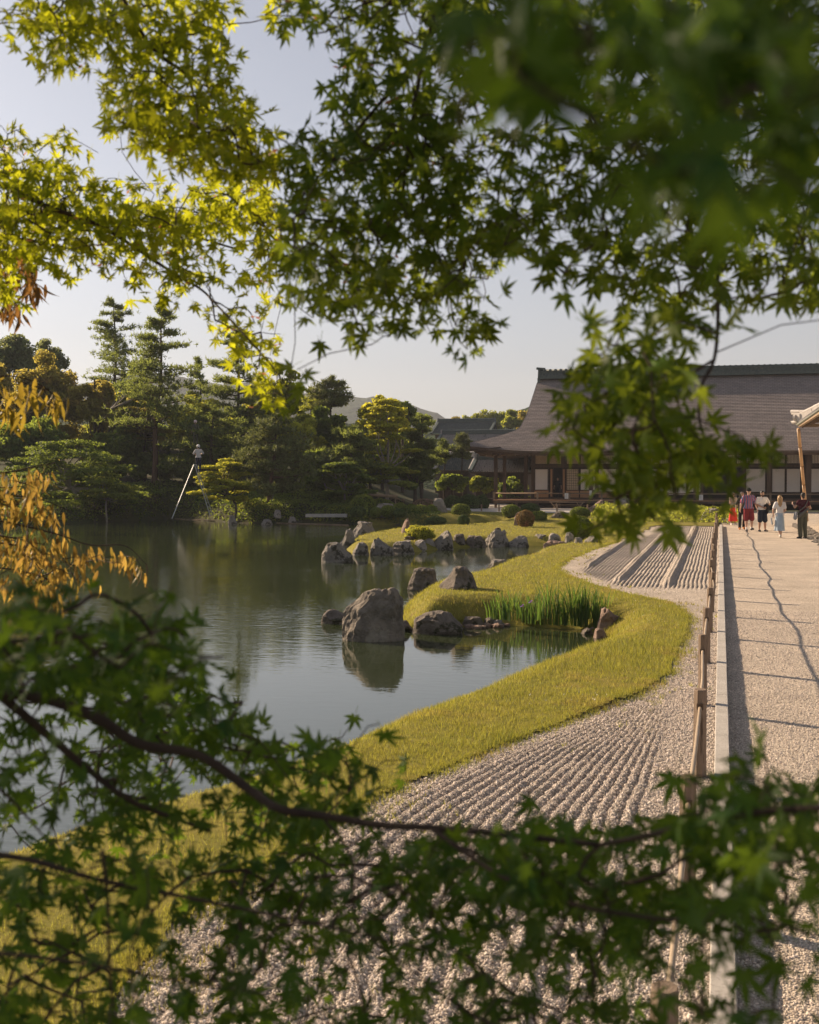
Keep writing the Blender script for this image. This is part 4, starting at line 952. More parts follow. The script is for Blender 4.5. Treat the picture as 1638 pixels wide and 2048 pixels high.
# thick layered eave edge and its underside
x = np.linspace(0, 1, ns)**1.5 * (XR - XL[-1]) + XL[-1]; up = .42 * np.exp(-((x - XL[-1]) / 2.6)**1.3); e = RZ[-1]
V = []; 
for dy, dz in ((0, -.012), (-.03, -.16), (.10, -.18), (.14, -.30), (.35, -.31), (1.9, -.05)): V.append(np.stack([x, np.full(ns, RY[-1] + dy), e + dz + up], 1))
part(MB().add(np.concatenate(V), quads(6, ns)), 'eave_edge', m_wood)
V = []
for dx, dz in ((0, -.012), (-.03, -.16), (.10, -.18), (.14, -.30), (.35, -.31), (2.2, -.05)):
    yy = np.linspace(RY[-1], 2 * YR - RY[-1], 20); V.append(np.stack([np.full(20, XL[-1] + dx), yy, e + dz + .42 * np.exp(-((yy - yy[0]) / 2.6)**1.3)], 1))
part(MB().add(np.concatenate(V), quads(6, 20)), 'side_eave_edge', m_wood)
x0 = XL[-1] + .3
part(MB().box(((x0 + XR) / 2, (85.3 + 93) / 2, e - .02), (XR - x0, 7.7, .06)), 'eave_ceiling', m_wood)
for i in range(60):                          # rafters under the eave
    xx = x0 + .3 + i * .53
    if xx > 9: break
    part(MB().bar((xx, 85.25, e - .26), (xx, 89.1, e + .02 - .12), .07, .09), 'rafter', m_woodw)
# ridge
zt = RZ[0]; xr0 = XL[0] + .1
part(MB().box(((xr0 + XR) / 2, YR, zt + .12), (XR - xr0, 1.1, .28)).box(((xr0 + XR) / 2, YR, zt + .40), (XR - xr0, .62, .30)).box(((xr0 + XR) / 2, YR, zt + .585), (XR - xr0, .74, .06)), 'ridge', m_ftile)
mb = MB(); mb.tube([(xr0, YR, zt + .66), (XR, YR, zt + .66)], .11, 8); part(mb, 'ridge_cap', m_ftile, True)
xx = xr0 + .4
while xx < 9: 
    part(MB().tube([(xx, YR - .12, zt + .67), (xx, YR + .12, zt + .67)], .125, 8), 'cap_tile', m_ftile); xx += .42
xx = xr0 + .2
V, Fq, Tq = tube_np([(0, 0, 0), (0, .3, .02)], .07, 6); mb = MB()
while xx < 9: mb.add(V + [xx, YR - .56, zt + .27], [Fq, Tq]); xx += .26
part(mb, 'ridge_tiles', m_ftile)['kind'] = 'stuff'
oni = MB().box((xr0 - .06, YR, zt + .36), (.16, .9, .8), taper=.8).tube([(xr0 - .3, YR, zt + .86), (xr0 + .4, YR, zt + .80)], .10, 8).box((xr0 - .02, YR, zt - .22), (.20, .34, .5)).tube([(xr0 - .16, YR, zt + .42), (xr0 - .06, YR, zt + .42)], .2, 10)
part(oni, 'ridge_end_ornament', m_ftile)
part(MB().box((xr0 - .04, YR - .42, zt - .22), (.22, .22, .5)), 'ridge_foot', m_ftile)
# veranda, railing, posts
fx0 = wx(989, YP)
for i in range(int((XR - fx0) / .45)):
    part(MB().box((fx0 + .225 + i * .45, (YP - .45 + YW) / 2, FZ - .03 + .003 * (i % 2)), (.444, YW - YP + .45, .06)), 'floor_board', m_floorw)
part(MB().box(((fx0 + XR) / 2, YP - .38, FZ - .15), (XR - fx0, .16, .16)), 'floor_beam', m_wood)
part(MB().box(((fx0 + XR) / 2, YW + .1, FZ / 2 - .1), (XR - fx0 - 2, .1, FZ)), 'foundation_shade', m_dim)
for i in range(18):
    xx = fx0 + .15 + i * 1.55
    part(MB().box((xx, YP - .3, FZ / 2 - .12), (.16, .16, FZ + .0)), 'floor_post', m_wood)
for dz, tk in ((.44, .075), (.24, .05)):
    pass
railz = FZ + .47
part(MB().tube([(fx0, YP - .35, railz), (XR, YP - .35, railz)], .045, 8), 'handrail', m_woodw, True)
part(MB().box(((fx0 + XR) / 2, YP - .35, FZ + .1), (XR - fx0, .06, .05)), 'lower_rail', m_wood)
for i in range(9):
    xx = fx0 + .02 + i * 2.32; part(MB().box((xx + (.9 if i else 0), YP - .35, FZ + .25), (.13, .13, .62)), 'rail_post', m_woodw)
postx = [(991.5, .24, YP), (1009, .22, YP + 1.1), (1052, .26, YP + 2.3), (1182.5, .22, YP), (1390, .22, YP), (1537.5, .26, YP), (1617, .34, YP - .0)]
for px, wd, Y in postx:
    xx = wx(px, Y); part(MB().box((xx, Y, (FZ + e) / 2 - .05), (wd, wd, e - FZ + .1)).box((xx, Y - .01, e - .16), (wd * 1.9, wd * 1.2, .2)), 'veranda_post', m_wood)
# wall: beams, panels, shoji
xw0 = wx(1062, YW); zB0, zB1 = wz(935.5, YW), wz(930, YW)
part(MB().box(((xw0 + XR) / 2, YW - .06, (zB0 + zB1) / 2), (XR - xw0, .2, zB1 - zB0)), 'lintel', m_wood)
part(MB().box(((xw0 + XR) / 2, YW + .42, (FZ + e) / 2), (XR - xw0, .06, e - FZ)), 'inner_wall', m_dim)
part(MB().box(((xw0 + XR) / 2, YW - .02, FZ + .06), (XR - xw0, .16, .12)), 'sill', m_wood)
zt_ = e - .02
def panel(p0, p1, z0, z1, mat, name='wall_panel', bars=0, dy=0.0, hb=0):
    a, b = wx(p0, YW), wx(p1, YW)
    q = part(MB().box(((a + b) / 2, YW + dy, (z0 + z1) / 2), (b - a, .04, z1 - z0)), name, mat)
    fr = MB(); y_ = YW + dy - .032
    for x_ in (a + .03, b - .03): fr.box((x_, y_, (z0 + z1) / 2), (.06, .022, z1 - z0))
    for z_ in (z0 + .03, z1 - .03): fr.box(((a + b) / 2, y_ + .001, z_), (b - a - .12, .022, .06))
    o_ = part(fr, 'frame', m_wood)
    if bars:
        lb = MB()
        for k in range(1, bars): lb.box((a + (b - a) * k / bars, y_ + .006, (z0 + z1) / 2), (.02, .012, z1 - z0 - .12))
        for k in range(1, hb): lb.box(((a + b) / 2, y_ + .004, z0 + (z1 - z0) * k / hb), (b - a - .12, .012, .02))
        part(lb, 'lattice', m_wood)['kind'] = 'stuff'
zlo, zhi = wz(981, YW), wz(937, YW)
for p0, p1 in ((1069, 1096), (1097, 1124), (1132, 1158), (1160, 1181), (1197, 1238), (1240, 1282), (1300, 1350), (1352, 1400), (1408, 1470), (1472, 1532), (1543, 1571), (1572, 1606), (1622, 1660), (1662, 1710)):
    panel(p0, p1, zB1 + .02, zt_ - .1, m_plaster if p0 > 1190 else m_paper, 'transom_panel', 12, 0, 0)
for p0, p1 in ((1069, 1097), (1160, 1179), (1185, 1192), (1196, 1234), (1376, 1403), (1491, 1532), (1543, 1571), (1572, 1602), (1621, 1660), (1662, 1720)):
    panel(p0, p1, zlo if p0 < 1195 else wz(984, YW), zhi, m_plaster, 'wall_panel')
m_dado = M('orange_board', (.46,.24,.11), (.52,.28,.14), 3, .6, .2, 20, .3)
for p0, p1 in ((1069, 1097), (1132, 1158), (1160, 1179), (1196, 1234)):
    a, b = wx(p0, YW), wx(p1, YW); part(MB().box(((a + b) / 2, YW + .002, (FZ + .12 + zlo) / 2), (b - a, .03, zlo - FZ - .14)), 'dado_board', m_dado)
panel(1132, 1158, zlo, zhi, m_paper, 'shoji', 7, .05, 9); panel(1099, 1106, FZ + .14, zhi, m_dado, 'door_leaf', 0, .1); panel(1124, 1131, FZ + .14, zhi, m_dado, 'door_leaf', 0, .1)
panel(1242, 1280, FZ + .3, zhi, m_paper, 'shoji', 9, .12, 10); panel(1282, 1330, FZ + .3, zhi, m_plaster, 'wall_panel'); panel(1332, 1374, FZ + .3, zhi, m_plaster, 'wall_panel')
panel(1454, 1489, FZ + .3, wz(945, YW), M('dark_lattice', (.075,.065,.055), rough=.9), 'lattice_door', 10, .15, 12)
for p in (1066, 1128, 1194.5, 1237.5, 1286, 1349, 1404, 1489.5, 1540, 1613, 1718):
    xx = wx(p, YW); wd = .22 if p not in (1128,) else .26
    z0 = FZ if p != 1128 else zB1
    part(MB().box((xx, YW - .07, (z0 + e) / 2), (wd, .24, e - z0)), 'wall_post', m_wood)
for p, q_ in ((1181, 938), ):
    pass
def notice(px, py, Y, w_, h_, lab):
    c = ony(px, py, Y); rt = empty('notice_sign', c, lab, 'sign'); MB().box((0, 0, 0), (w_, .012, h_)).build('board', m_sign, rt)
    mb = MB()
    for k in range(5): mb.box((-.02 * (k % 2), -.0085, h_ * (.33 - .16 * k)), (w_ * (.62 - .1 * (k % 2)), .003, h_ * .035))
    mb.build('print', m_ink, rt)
notice(1133, 992, YP - .46, .26, .40, 'white paper notice hanging on the handrail before the open doorway')
notice(1181, 986, YP - .46, .16, .36, 'narrow white notice on the veranda post')
notice(1402, 995, YP - .46, .27, .38, 'white paper notice on the handrail behind the planting bed')
# wooden step bench in front of the veranda
c = ony(1134, 1004, YP - 1.5); rt = empty('low_bench', (c[0], c[1], 0), 'low plank bench on crossed legs before the veranda', 'bench'); zt2 = c[2]
MB().box((0, 0, zt2), (2.5, .35, .05)).build('plank', m_woodw, rt)
for sx in (-1, 1):
    MB().bar((sx * 1.15, -.1, zt2 - .03), (sx * .75, .1, 0.0), .06).build('leg', m_woodw, rt); MB().bar((sx * .7, -.1, zt2 - .03), (sx * 1.0, .1, 0.0), .05).build('leg', m_woodw, rt)
MB().bar((-1.0, 0, zt2 - .2), (1.0, 0, zt2 - .2), .04).build('stretcher', m_woodw, rt)

# ------------------------------------------------------------------ tiled roofs behind
def tile_rows(p00, p01, p10, p11, nx, ny, r):
    """rows of round tiles running from ridge edge p00-p01 down to eave edge p10-p11"""
    p00, p01, p10, p11 = [np.array(p, float) for p in (p00, p01, p10, p11)]
    per = 6; k = nx * per + 1; u = np.linspace(0, 1, k); ph = (u * nx) % 1; bump = np.where(ph < .5, np.sin(ph * 2 * math.pi), 0) * r - np.where(ph >= .5, np.sin((ph - .5) * 2 * math.pi) * r * .35, 0)
    N_ = nrm(np.cross(p01 - p00, p10 - p00)); N_ = N_ if N_[2] > 0 else -N_; V = []
    for j in range(ny):
        for t, l in ((j / ny, 0), ((j + 1) / ny, r * .55)):
            sag = -math.sin(t * math.pi) * .06 * np.linalg.norm(p10 - p00)
            a = p00 + (p10 - p00) * t; b = p01 + (p11 - p01) * t
            V.append(a + (b - a) * u[:, None] + N_ * (bump + l + sag)[:, None])
    return np.concatenate(V), quads(2 * ny, k)
m_tileA = M('tile_bluegreen', (.07,.095,.095), (.115,.14,.135), 3, .6, .3, 30, .4, c3=(.20,.20,.19), c3s=2.5, c3t=.6)
m_tileB = M('tile_pale', (.27,.25,.235), (.38,.35,.325), 3, .6, .3, 30, .4, c3=(.10,.105,.10), c3s=3, c3t=.56)
m_lime = M('lime_plaster', (.50,.46,.43), (.62,.58,.54), 4, .85, .2, 20, .2, c3=(.28,.26,.24), c3s=5, c3t=.6)
def gable(name, label, Y, px0, px1, py_r, py_e, mat, dpt, n, wall=True, ridge_mat=None, ny=9):
    pr = ony(px0, py_r, Y + dpt); z1 = pr[2]; z0 = ony(px0, py_e, Y)[2]; xa, xb = wx(px0, Y), wx(px1, Y)
    rt = empty(name, (xa, Y, 0), label, 'building'); off = np.array([xa, Y, 0.0])
    V, q = tile_rows((xa, Y + dpt, z1), (xb, Y + dpt, z1), (xa, Y, z0), (xb, Y, z0), n, ny, .085); part(MB().add(V, q), 'roof_tiles', mat, True, rt, off)['kind'] = 'stuff'
    V, q = tile_rows((xa, Y + dpt, z1), (xb, Y + dpt, z1), (xa, Y + 2 * dpt, z0), (xb, Y + 2 * dpt, z0), n, 4, .085); part(MB().add(V, q), 'rear_roof_tiles', mat, True, rt, off)['kind'] = 'stuff'
    part(MB().box(((xa + xb) / 2, Y + dpt, z1 + .14), (xb - xa + .1, .4, .3)).tube([(xa - .1, Y + dpt, z1 + .36), (xb + .1, Y + dpt, z1 + .36)], .12, 8), 'ridge', ridge_mat or mat, False, rt, off)
    for xs in (xa, xb): part(MB().box((xs, Y + dpt, z1 + .22), (.16, .6, .6), taper=.75), 'ridge_end', mat, False, rt, off)
    for xs in (xa, xb): part(MB().bar((xs, Y, z0 + .08), (xs, Y + dpt, z1 + .02), .28, .2), 'verge', ridge_mat or mat, False, rt, off)
    part(MB().box(((xa + xb) / 2, Y + .05, z0 - .1), (xb - xa, .1, .12)), 'eave_board', m_wood, False, rt, off)
    part(MB().box(((xa + xb) / 2, Y + dpt, z0 / 2 - .5), (xb - xa - .8, 2 * dpt - 1.4, z0 + .9)), 'wall', m_wood, False, rt, off)
    return rt
gable('tiled_building', 'farthest dark tiled roof rising above the other two tiled roofs', 150, 862, 978, 845, 868, m_tileA, 4.2, 46, ridge_mat=m_ftile)
gable('tiled_building', 'middle tiled roof with pale striped tile rows behind the small pines', 122, 866, 1046, 869, 897, m_tileB, 4.0, 60, ridge_mat=m_ftile)
gable('tiled_corridor', 'low roofed corridor with blue-green tiles joining the hall from the left', 100, 868, 940, 914, 941, m_tileA, 2.6, 16, wall=False, ridge_mat=m_lime)
gable('tiled_corridor', 'nearer pale speckled tile roof of the corridor behind the veranda posts', 98.5, 940, 1062, 919, 944, m_tileB, 2.6, 24, wall=False, ridge_mat=m_ftile)

# roof corner and bamboo downpipe at the right edge
cn = np.array(at(1597, 847, 60.0)); xe = cn[0]; ye = cn[1]; ze = cn[2]
gt = empty('gate_building', (xe + 2, ye - 8, 0), 'grey tiled eave corner with pale ridge ornament at the right edge', 'building'); off = np.array([xe + 2, ye - 8, 0.0])
V, q = tile_rows((xe + 4.2, ye - 4.2, ze + 2.0), (xe + 4.2, ye - 16, ze + 2.0), (xe, ye, ze), (xe, ye - 16, ze), 44, 12, .075); part(MB().add(V, q), 'roof_tiles', m_tileB, True, gt, off)['kind'] = 'stuff'
V, q = tile_rows((xe + 4.2, ye - 4.2, ze + 2.0), (xe + 14, ye - 4.2, ze + 2.0), (xe, ye, ze), (xe + 14, ye, ze), 40, 12, .075); part(MB().add(V, q), 'rear_roof_tiles', m_tileB, True, gt, off)['kind'] = 'stuff'
for k in range(7):                           # hip ridge courses, limewashed
    a = np.array([xe + .1 + .0 * k, ye - .1, ze + .28]); b = np.array([xe + 4.2, ye - 4.2, ze + 2.3]); p0 = a + (b - a) * k / 7; p1 = a + (b - a) * ((k + 1) / 7)
    part(MB().bar(p0, p1 - (b - a) * .006, .26, .30).tube([p0 + [0, 0, .2], p1 + [0, 0, .19]], .10, 8), 'hip_course', m_lime, False, gt, off)
o_ = MB().box((xe + .02, ye - .02, ze + .30), (.36, .36, .36), rz=R(45)).tube([(xe - .34, ye + .28, ze + .62), (xe + .4, ye - .4, ze + .56)], .085, 8).tube([(xe - .30, ye + .24, ze + .52), (xe + .4, ye - .4, ze + .40)], .075, 8).tube([(xe - .28, ye + .22, ze + .06), (xe + .2, ye - .2, ze + .08)], .085, 8).tube([(xe - .22, ye + .0, ze + .30), (xe - .12, ye - .05, ze + .30)], .16, 12)
part(o_, 'corner_ornament', m_lime, False, gt, off)
part(MB().bar((xe + .06, ye - .1, ze - .1), (xe + .06, ye - 16, ze - .1), .14, .16), 'fascia_board', m_woodw, False, gt, off)
part(MB().bar((xe + .1, ye - .06, ze - .1), (xe + 14, ye - .06, ze - .1), .14, .16), 'fascia_board', m_woodw, False, gt, off)
mb = MB(); t_ = np.linspace(0, 1, 12)
part(mb.tube([(xe + .02, ye - 16, ze - .02), (xe - .02, ye, ze - .06), (xe - .35, ye + .3, ze + .12)], [.07, .07, .03], 8), 'gutter', M('copper_gutter', (.20,.19,.15), (.12,.14,.12), 6, .6, 0), True, gt, off)
for k in range(26): part(MB().bar((xe + .12, ye - .5 - k * .55, ze - .2), (xe + 1.9, ye - .5 - k * .55, ze + .45), .09, .10), 'rafter', m_wood, False, gt, off)
part(MB().box((xe + 3.2, ye - 8, ze / 2), (.3, 15, ze)), 'wall', m_plaster, False, gt, off)
part(MB().box((xe + 1.6, ye - 1.2, ze / 2), (.3, .3, ze)), 'post', m_wood, False, gt, off)
part(MB().box((xe + 2.2, ye - 8, ze + .4), (2.4, 15, .08)), 'eave_ceiling', m_wood, False, gt, off)
b0 = onz(1614, 1044, PATHZ); m_bam = M('bamboo_pole', (.40,.24,.12), (.50,.32,.17), 3, .45, 0, 10, .4, stretch=(1, 1, .4))
dp = empty('downpipe', (b0[0], b0[1], 0), 'split bamboo rain pipe standing under the tiled eave corner', 'drainpipe')
tp = np.array([cn[0], cn[1], cn[2] - .25]) - np.array([b0[0], b0[1], 0]); L_ = 5
for k in range(5):
    a = tp * k / 5; b = tp * (k + .985) / 5; q = MB().tube([a, b], .085, 10).build('bamboo_section', m_bam, dp, True)
for k in range(1, 5): a = tp * k / 5; MB().tube([a - [0, 0, .02], a + [0, 0, .02]], .093, 10).build('binding', m_wood, dp)
# stone edged gutter bed at the right
rt = onz(1622, 1078)
mb = MB(); 
for i in range(240):
    u = rng.random(); px = 1588 + rng.random() * 90; py = 1050 + (px - 1588) * .55 + rng.uniform(-10, 12) * (0.3 + .7 * (px > 1598))
    p = onz(px, py, PATHZ); r = rng.uniform(.07, .13); V, Fc = ICO[1]; mb.add(V * [r * 1.2, r, r * .45] + p + [0, 0, .02], Fc)
tag(mb.build('gutter_cobbles', m_rockA), 'dark cobbles filling the rain gutter at the right of the path', 'stones', None, 'stuff')

# ------------------------------------------------------------------ post and bamboo fence along the kerb
m_post = M('fence_post_wood', (.17,.125,.09), (.27,.20,.145), 4, .8, .6, 30, .2, stretch=(3, 3, .25), c3=(.10,.07,.05), c3s=8)
m_rail = M('fence_bamboo', (.27,.205,.14), (.36,.285,.20), 5, .5, .2, 30, .3, stretch=(1, .3, 1))
m_endg = M('post_end_grain', (.14,.10,.07), (.10,.07,.05), 20, .9, .3, 60, .1)
fence = empty('garden_fence', (-.15, 9.6, 0), 'low fence of squat timber posts carrying bamboo rails beside the stone kerb', 'fence')
FO = np.array([-.15, 9.6, 0]); rf = np.random.default_rng(3)
ys = [1.0, 3.9, 6.7, 9.55, 12.55, 15.4, 18.45]
while ys[-1] < 55: ys.append(ys[-1] + 2.85)
ps = []
for i, y in enumerate(ys):
    wd = .092 + rf.uniform(-.006, .008); hh = .70 + rf.uniform(-.03, .03); ln = rf.normal() * .012; xo = rf.normal() * .012 - .155
    V = []
    for z, s_ in ((-.1, 1.06), (.1, 1.03), (.35, 1.0), (.6, .97), (hh - .012, .95), (hh, .86)):
        for a in np.arange(8) * math.pi / 4 + math.pi / 8:
            rr_ = wd / 2 * 1.08; V.append((xo + rr_ * s_ * math.cos(a) * 1.0 - ln * z / .7, y + rr_ * s_ * math.sin(a) * 1.25, z))
    q = np.array([[k * 8 + j, k * 8 + (j + 1) % 8, (k + 1) * 8 + (j + 1) % 8, (k + 1) * 8 + j] for k in range(5) for j in range(8)])
    mb = MB().add(V, [q, np.array([[40 + j for j in range(8)]])]); part(mb, 'post', m_post, False, fence, FO)
    mb = MB().box((xo - ln * .8, y - .064 , .56), (.05, .004, .05)); part(mb, 'socket', m_endg, False, fence, FO)
    ps.append((xo - ln * .8, y, .555 + rf.uniform(-.012, .012)))
for a, b in zip(ps[:-1], ps[1:]):
    m_ = (np.array(a) + np.array(b)) / 2 + [rf.normal() * .012, 0, rf.normal() * .012 - .01]
    pts = curve([np.array(a) + [0, -.05, 0], m_, np.array(b) + [0, .05, 0]], 6)
    part(MB().tube(pts, .013 + .0025 * (np.arange(len(pts)) % 4 == 0), 8), 'rail', m_rail, True, fence, FO)

# low rope fence before the hall
rt = empty('rope_fence', onz(998, 1026), 'knee high posts with a thin rope in front of the hall', 'fence'); RO = np.array(rt.location); pp = []
for px in (905, 963, 998, 1060, 1114, 1175, 1240):
    b = onz(px, 1024); part(MB().tube([b, b + [0, 0, .5]], .05, 8), 'post', m_woodw, False, rt, RO); pp.append(b + [0, 0, .42])
for a, b in zip(pp[:-1], pp[1:]): part(MB().tube([a, (a + b) / 2 - [0, 0, .05], b], .012, 5), 'rope', m_wood, False, rt, RO)
# bamboo rail by the corner post, slab bridge, floating poles
b = onz(970, 1015, 0.0)
rt = empty('corner_rail', b, 'short bamboo hurdle beside the veranda corner', 'fence'); a_ = ony(970, 990, 84) ; part(MB().tube([ony(970, 1012, 84), ony(970, 990, 84)], .06, 8), 'post', m_woodw, False, rt, b); part(MB().tube([ony(962, 997, 84), ony(989, 997, 84)], .035, 8), 'rail', m_woodw, False, rt, b)
sa, sb = at(612, 1032, 71.5), at(694, 1030, 71.5)
o = MB().box((0, 0, 0), (float(np.linalg.norm(sb - sa)), .8, .18), rz=math.atan2(sb[1] - sa[1], sb[0] - sa[0])).build('slab_bridge', m_gran); o.location = tuple((sa + sb) / 2); tag(o, 'flat stone slab bridge at the far shore', 'bridge')
for (a, b, zz, nm) in (((553, 1046), (697, 1050), WZ + .02, 'long thin bamboo pole floating along the far waterline'), ((345, 1037), (430, 1042), WZ + .02, 'bamboo pole floating at the foot of the tripod ladder')):
    tag(MB().tube([onz(*a, zz), onz(*b, zz)], .035, 6).build('floating_pole', m_woodw, None, True), nm, 'pole')
a, b = at(718, 989, 78), at(795, 993, 78); rt = empty('bamboo_hurdle', (a + b) / 2, 'horizontal bamboo rail on short posts behind the clipped mounds', 'fence'); ro = (a + b) / 2
part(MB().tube([a, b], .09, 8), 'rail', m_woodw, True, rt, ro)
for t in (.05, .5, .95): c = a + (b - a) * t; part(MB().tube([c, c - [0, 0, 1.0]], .05, 6), 'post', m_woodw, False, rt, ro)
a, b = at(853, 992, 80), at(868, 996, 80)

# ------------------------------------------------------------------ tripod ladder
m_alu = M('aluminium', (.42,.44,.43), rough=.5, metal=.4)
D_ = 71.0; top = np.array(at(388, 929, D_)); bL = np.array(at(344, 1037, D_ - 1.0)); r1 = np.array(at(420, 1031, D_ + .3)); r2 = np.array(at(425, 1030, D_ + 1.0))
t1 = top + RGT * .03; t2 = np.array(at(393, 929, D_ + .3)); rt = empty('tripod_ladder', ((bL + r1) / 2), 'tall aluminium tripod ladder standing at the far shore', 'ladder'); RO = np.array(rt.location)
part(MB().tube([bL, top], .026, 6), 'back_leg', m_alu, False, rt, RO)
part(MB().bar(r1, t1, .05, .04), 'side_rail', m_alu, False, rt, RO); part(MB().bar(r2, t2, .05, .04), 'side_rail', m_alu, False, rt, RO)
for k in range(1, 12): part(MB().bar(r1 + (t1 - r1) * k / 12, r2 + (t2 - r2) * k / 12, .04, .03), 'rung', m_alu, False, rt, RO)
part(MB().bar(top, t2, .06, .05), 'top_plate', m_alu, False, rt, RO)
# ------------------------------------------------------------------ people
def capsules(chain, sc=1.0, extra=0.0):
    """tapered, round ended limbs, one for each (p0, p1, r0, r1[, flat])"""
    V, Fq, n = [], [], 0; parts = []
    for c in chain:
        p0, p1, r0, r1 = np.array(c[0], float), np.array(c[1], float), c[2] + extra, c[3] + extra
        fl = c[4] if len(c) > 4 else (1, 1)
        d = p1 - p0; L = np.linalg.norm(d); 
        t = nrm(d) if L > 1e-6 else np.array([0, 0, 1.0]); a = np.linspace(0, math.pi / 2, 5)
        prof = [(-math.cos(x) * r0, math.sin(x) * r0) for x in a] + [(L + math.sin(x) * r1, math.cos(x) * r1) for x in a]
        ref = np.array([0, 1.0, 0]) if abs(t[1]) < .8 else np.array([1.0, 0, 0]); X = nrm(np.cross(ref, t)); Y = np.cross(t, X)
        ph = np.arange(12) * 2 * math.pi / 12; ring = np.cos(ph)[:, None] * X * fl[0] + np.sin(ph)[:, None] * Y * fl[1]
        vv = np.concatenate([p0 + t * z + ring * max(r, .0004) for z, r in prof])
        m = len(prof); i = np.arange(m - 1)[:, None] * 12; j = np.arange(12)[None]; k = (j + 1) % 12
        q = np.stack([i + j, i + k, i + 12 + k, i + 12 + j], -1).reshape(-1, 4)
        cap = [np.arange(12)[::-1][None], ((m - 1) * 12 + np.arange(12))[None]]
        V.append(vv); parts.append((q + n, [c_ + n for c_ in cap])); n += len(vv)
    return np.concatenate(V) * sc, [np.concatenate([p[0] for p in parts]), np.concatenate([c for p in parts for c in p[1]])]
def fused(name, chain, mat, parent, sc=1.0, extra=0.0, vox=.014, add=None, sm=2):
    V, Fl = capsules(chain, 1.0, extra); me = mesh_np(name, V, Fl, mat); o = bpy.data.objects.new(name, me); C.objects.link(o)
    m = o.modifiers.new('r', 'REMESH'); m.mode = 'VOXEL'; m.voxel_size = vox; m.use_smooth_shade = True
    s_ = o.modifiers.new('s', 'SMOOTH'); s_.iterations = sm; s_.factor = .6
    dg = bpy.context.evaluated_depsgraph_get(); dg.update(); ev = o.evaluated_get(dg); new = bpy.data.meshes.new_from_object(ev); o.modifiers.clear(); o.data = new
    if not len(new.materials): new.materials.append(mat)
    if add is not None:
        bm = bmesh.new(); bm.from_mesh(new); V2, F2 = capsules(add); vs = [bm.verts.new(v) for v in V2]
        for fl in F2:
            for f in fl: bm.faces.new([vs[i] for i in f]).smooth = True
        bm.to_mesh(new); bm.free()
    if sc != 1.0: new.transform(Matrix.Scale(sc, 4))
    new.update(); o.parent = parent; return o
def skin(c): return M('skin', c, tuple(x * .85 for x in c), 6, .55, 0, 10, .35)
m_skl = skin((.52,.32,.235)); m_skt = skin((.40,.24,.165)); m_skd = skin((.28,.16,.105))
def cloth(n, c, c2=None): return M(n, c, c2 or tuple(x * .8 for x in c), 6, .85, .3, 25, .1, bdist=.01)
def hand(w_, d, side, up):
    """five short fingers curling from the end of the wrist"""
    d = nrm(np.array(d, float)); u = nrm(np.array(up, float)); s_ = nrm(np.cross(d, u)); out = []
    for k, ln in enumerate((.062, .072, .068, .052)):
        b = w_ + d * .075 + s_ * (k - 1.5) * .019; m = b + d * ln * .55 + u * .008; out += [(b - d * .02, m, .0095, .009), (m, m + d * ln * .38 + u * .026, .009, .0075)]
    b = w_ + d * .03 + s_ * side * .035; m = b + d * .035 + s_ * side * .018 + u * .012; out += [(b, m, .012, .010), (m, m + d * .03 + u * .012, .010, .008)]
    return out
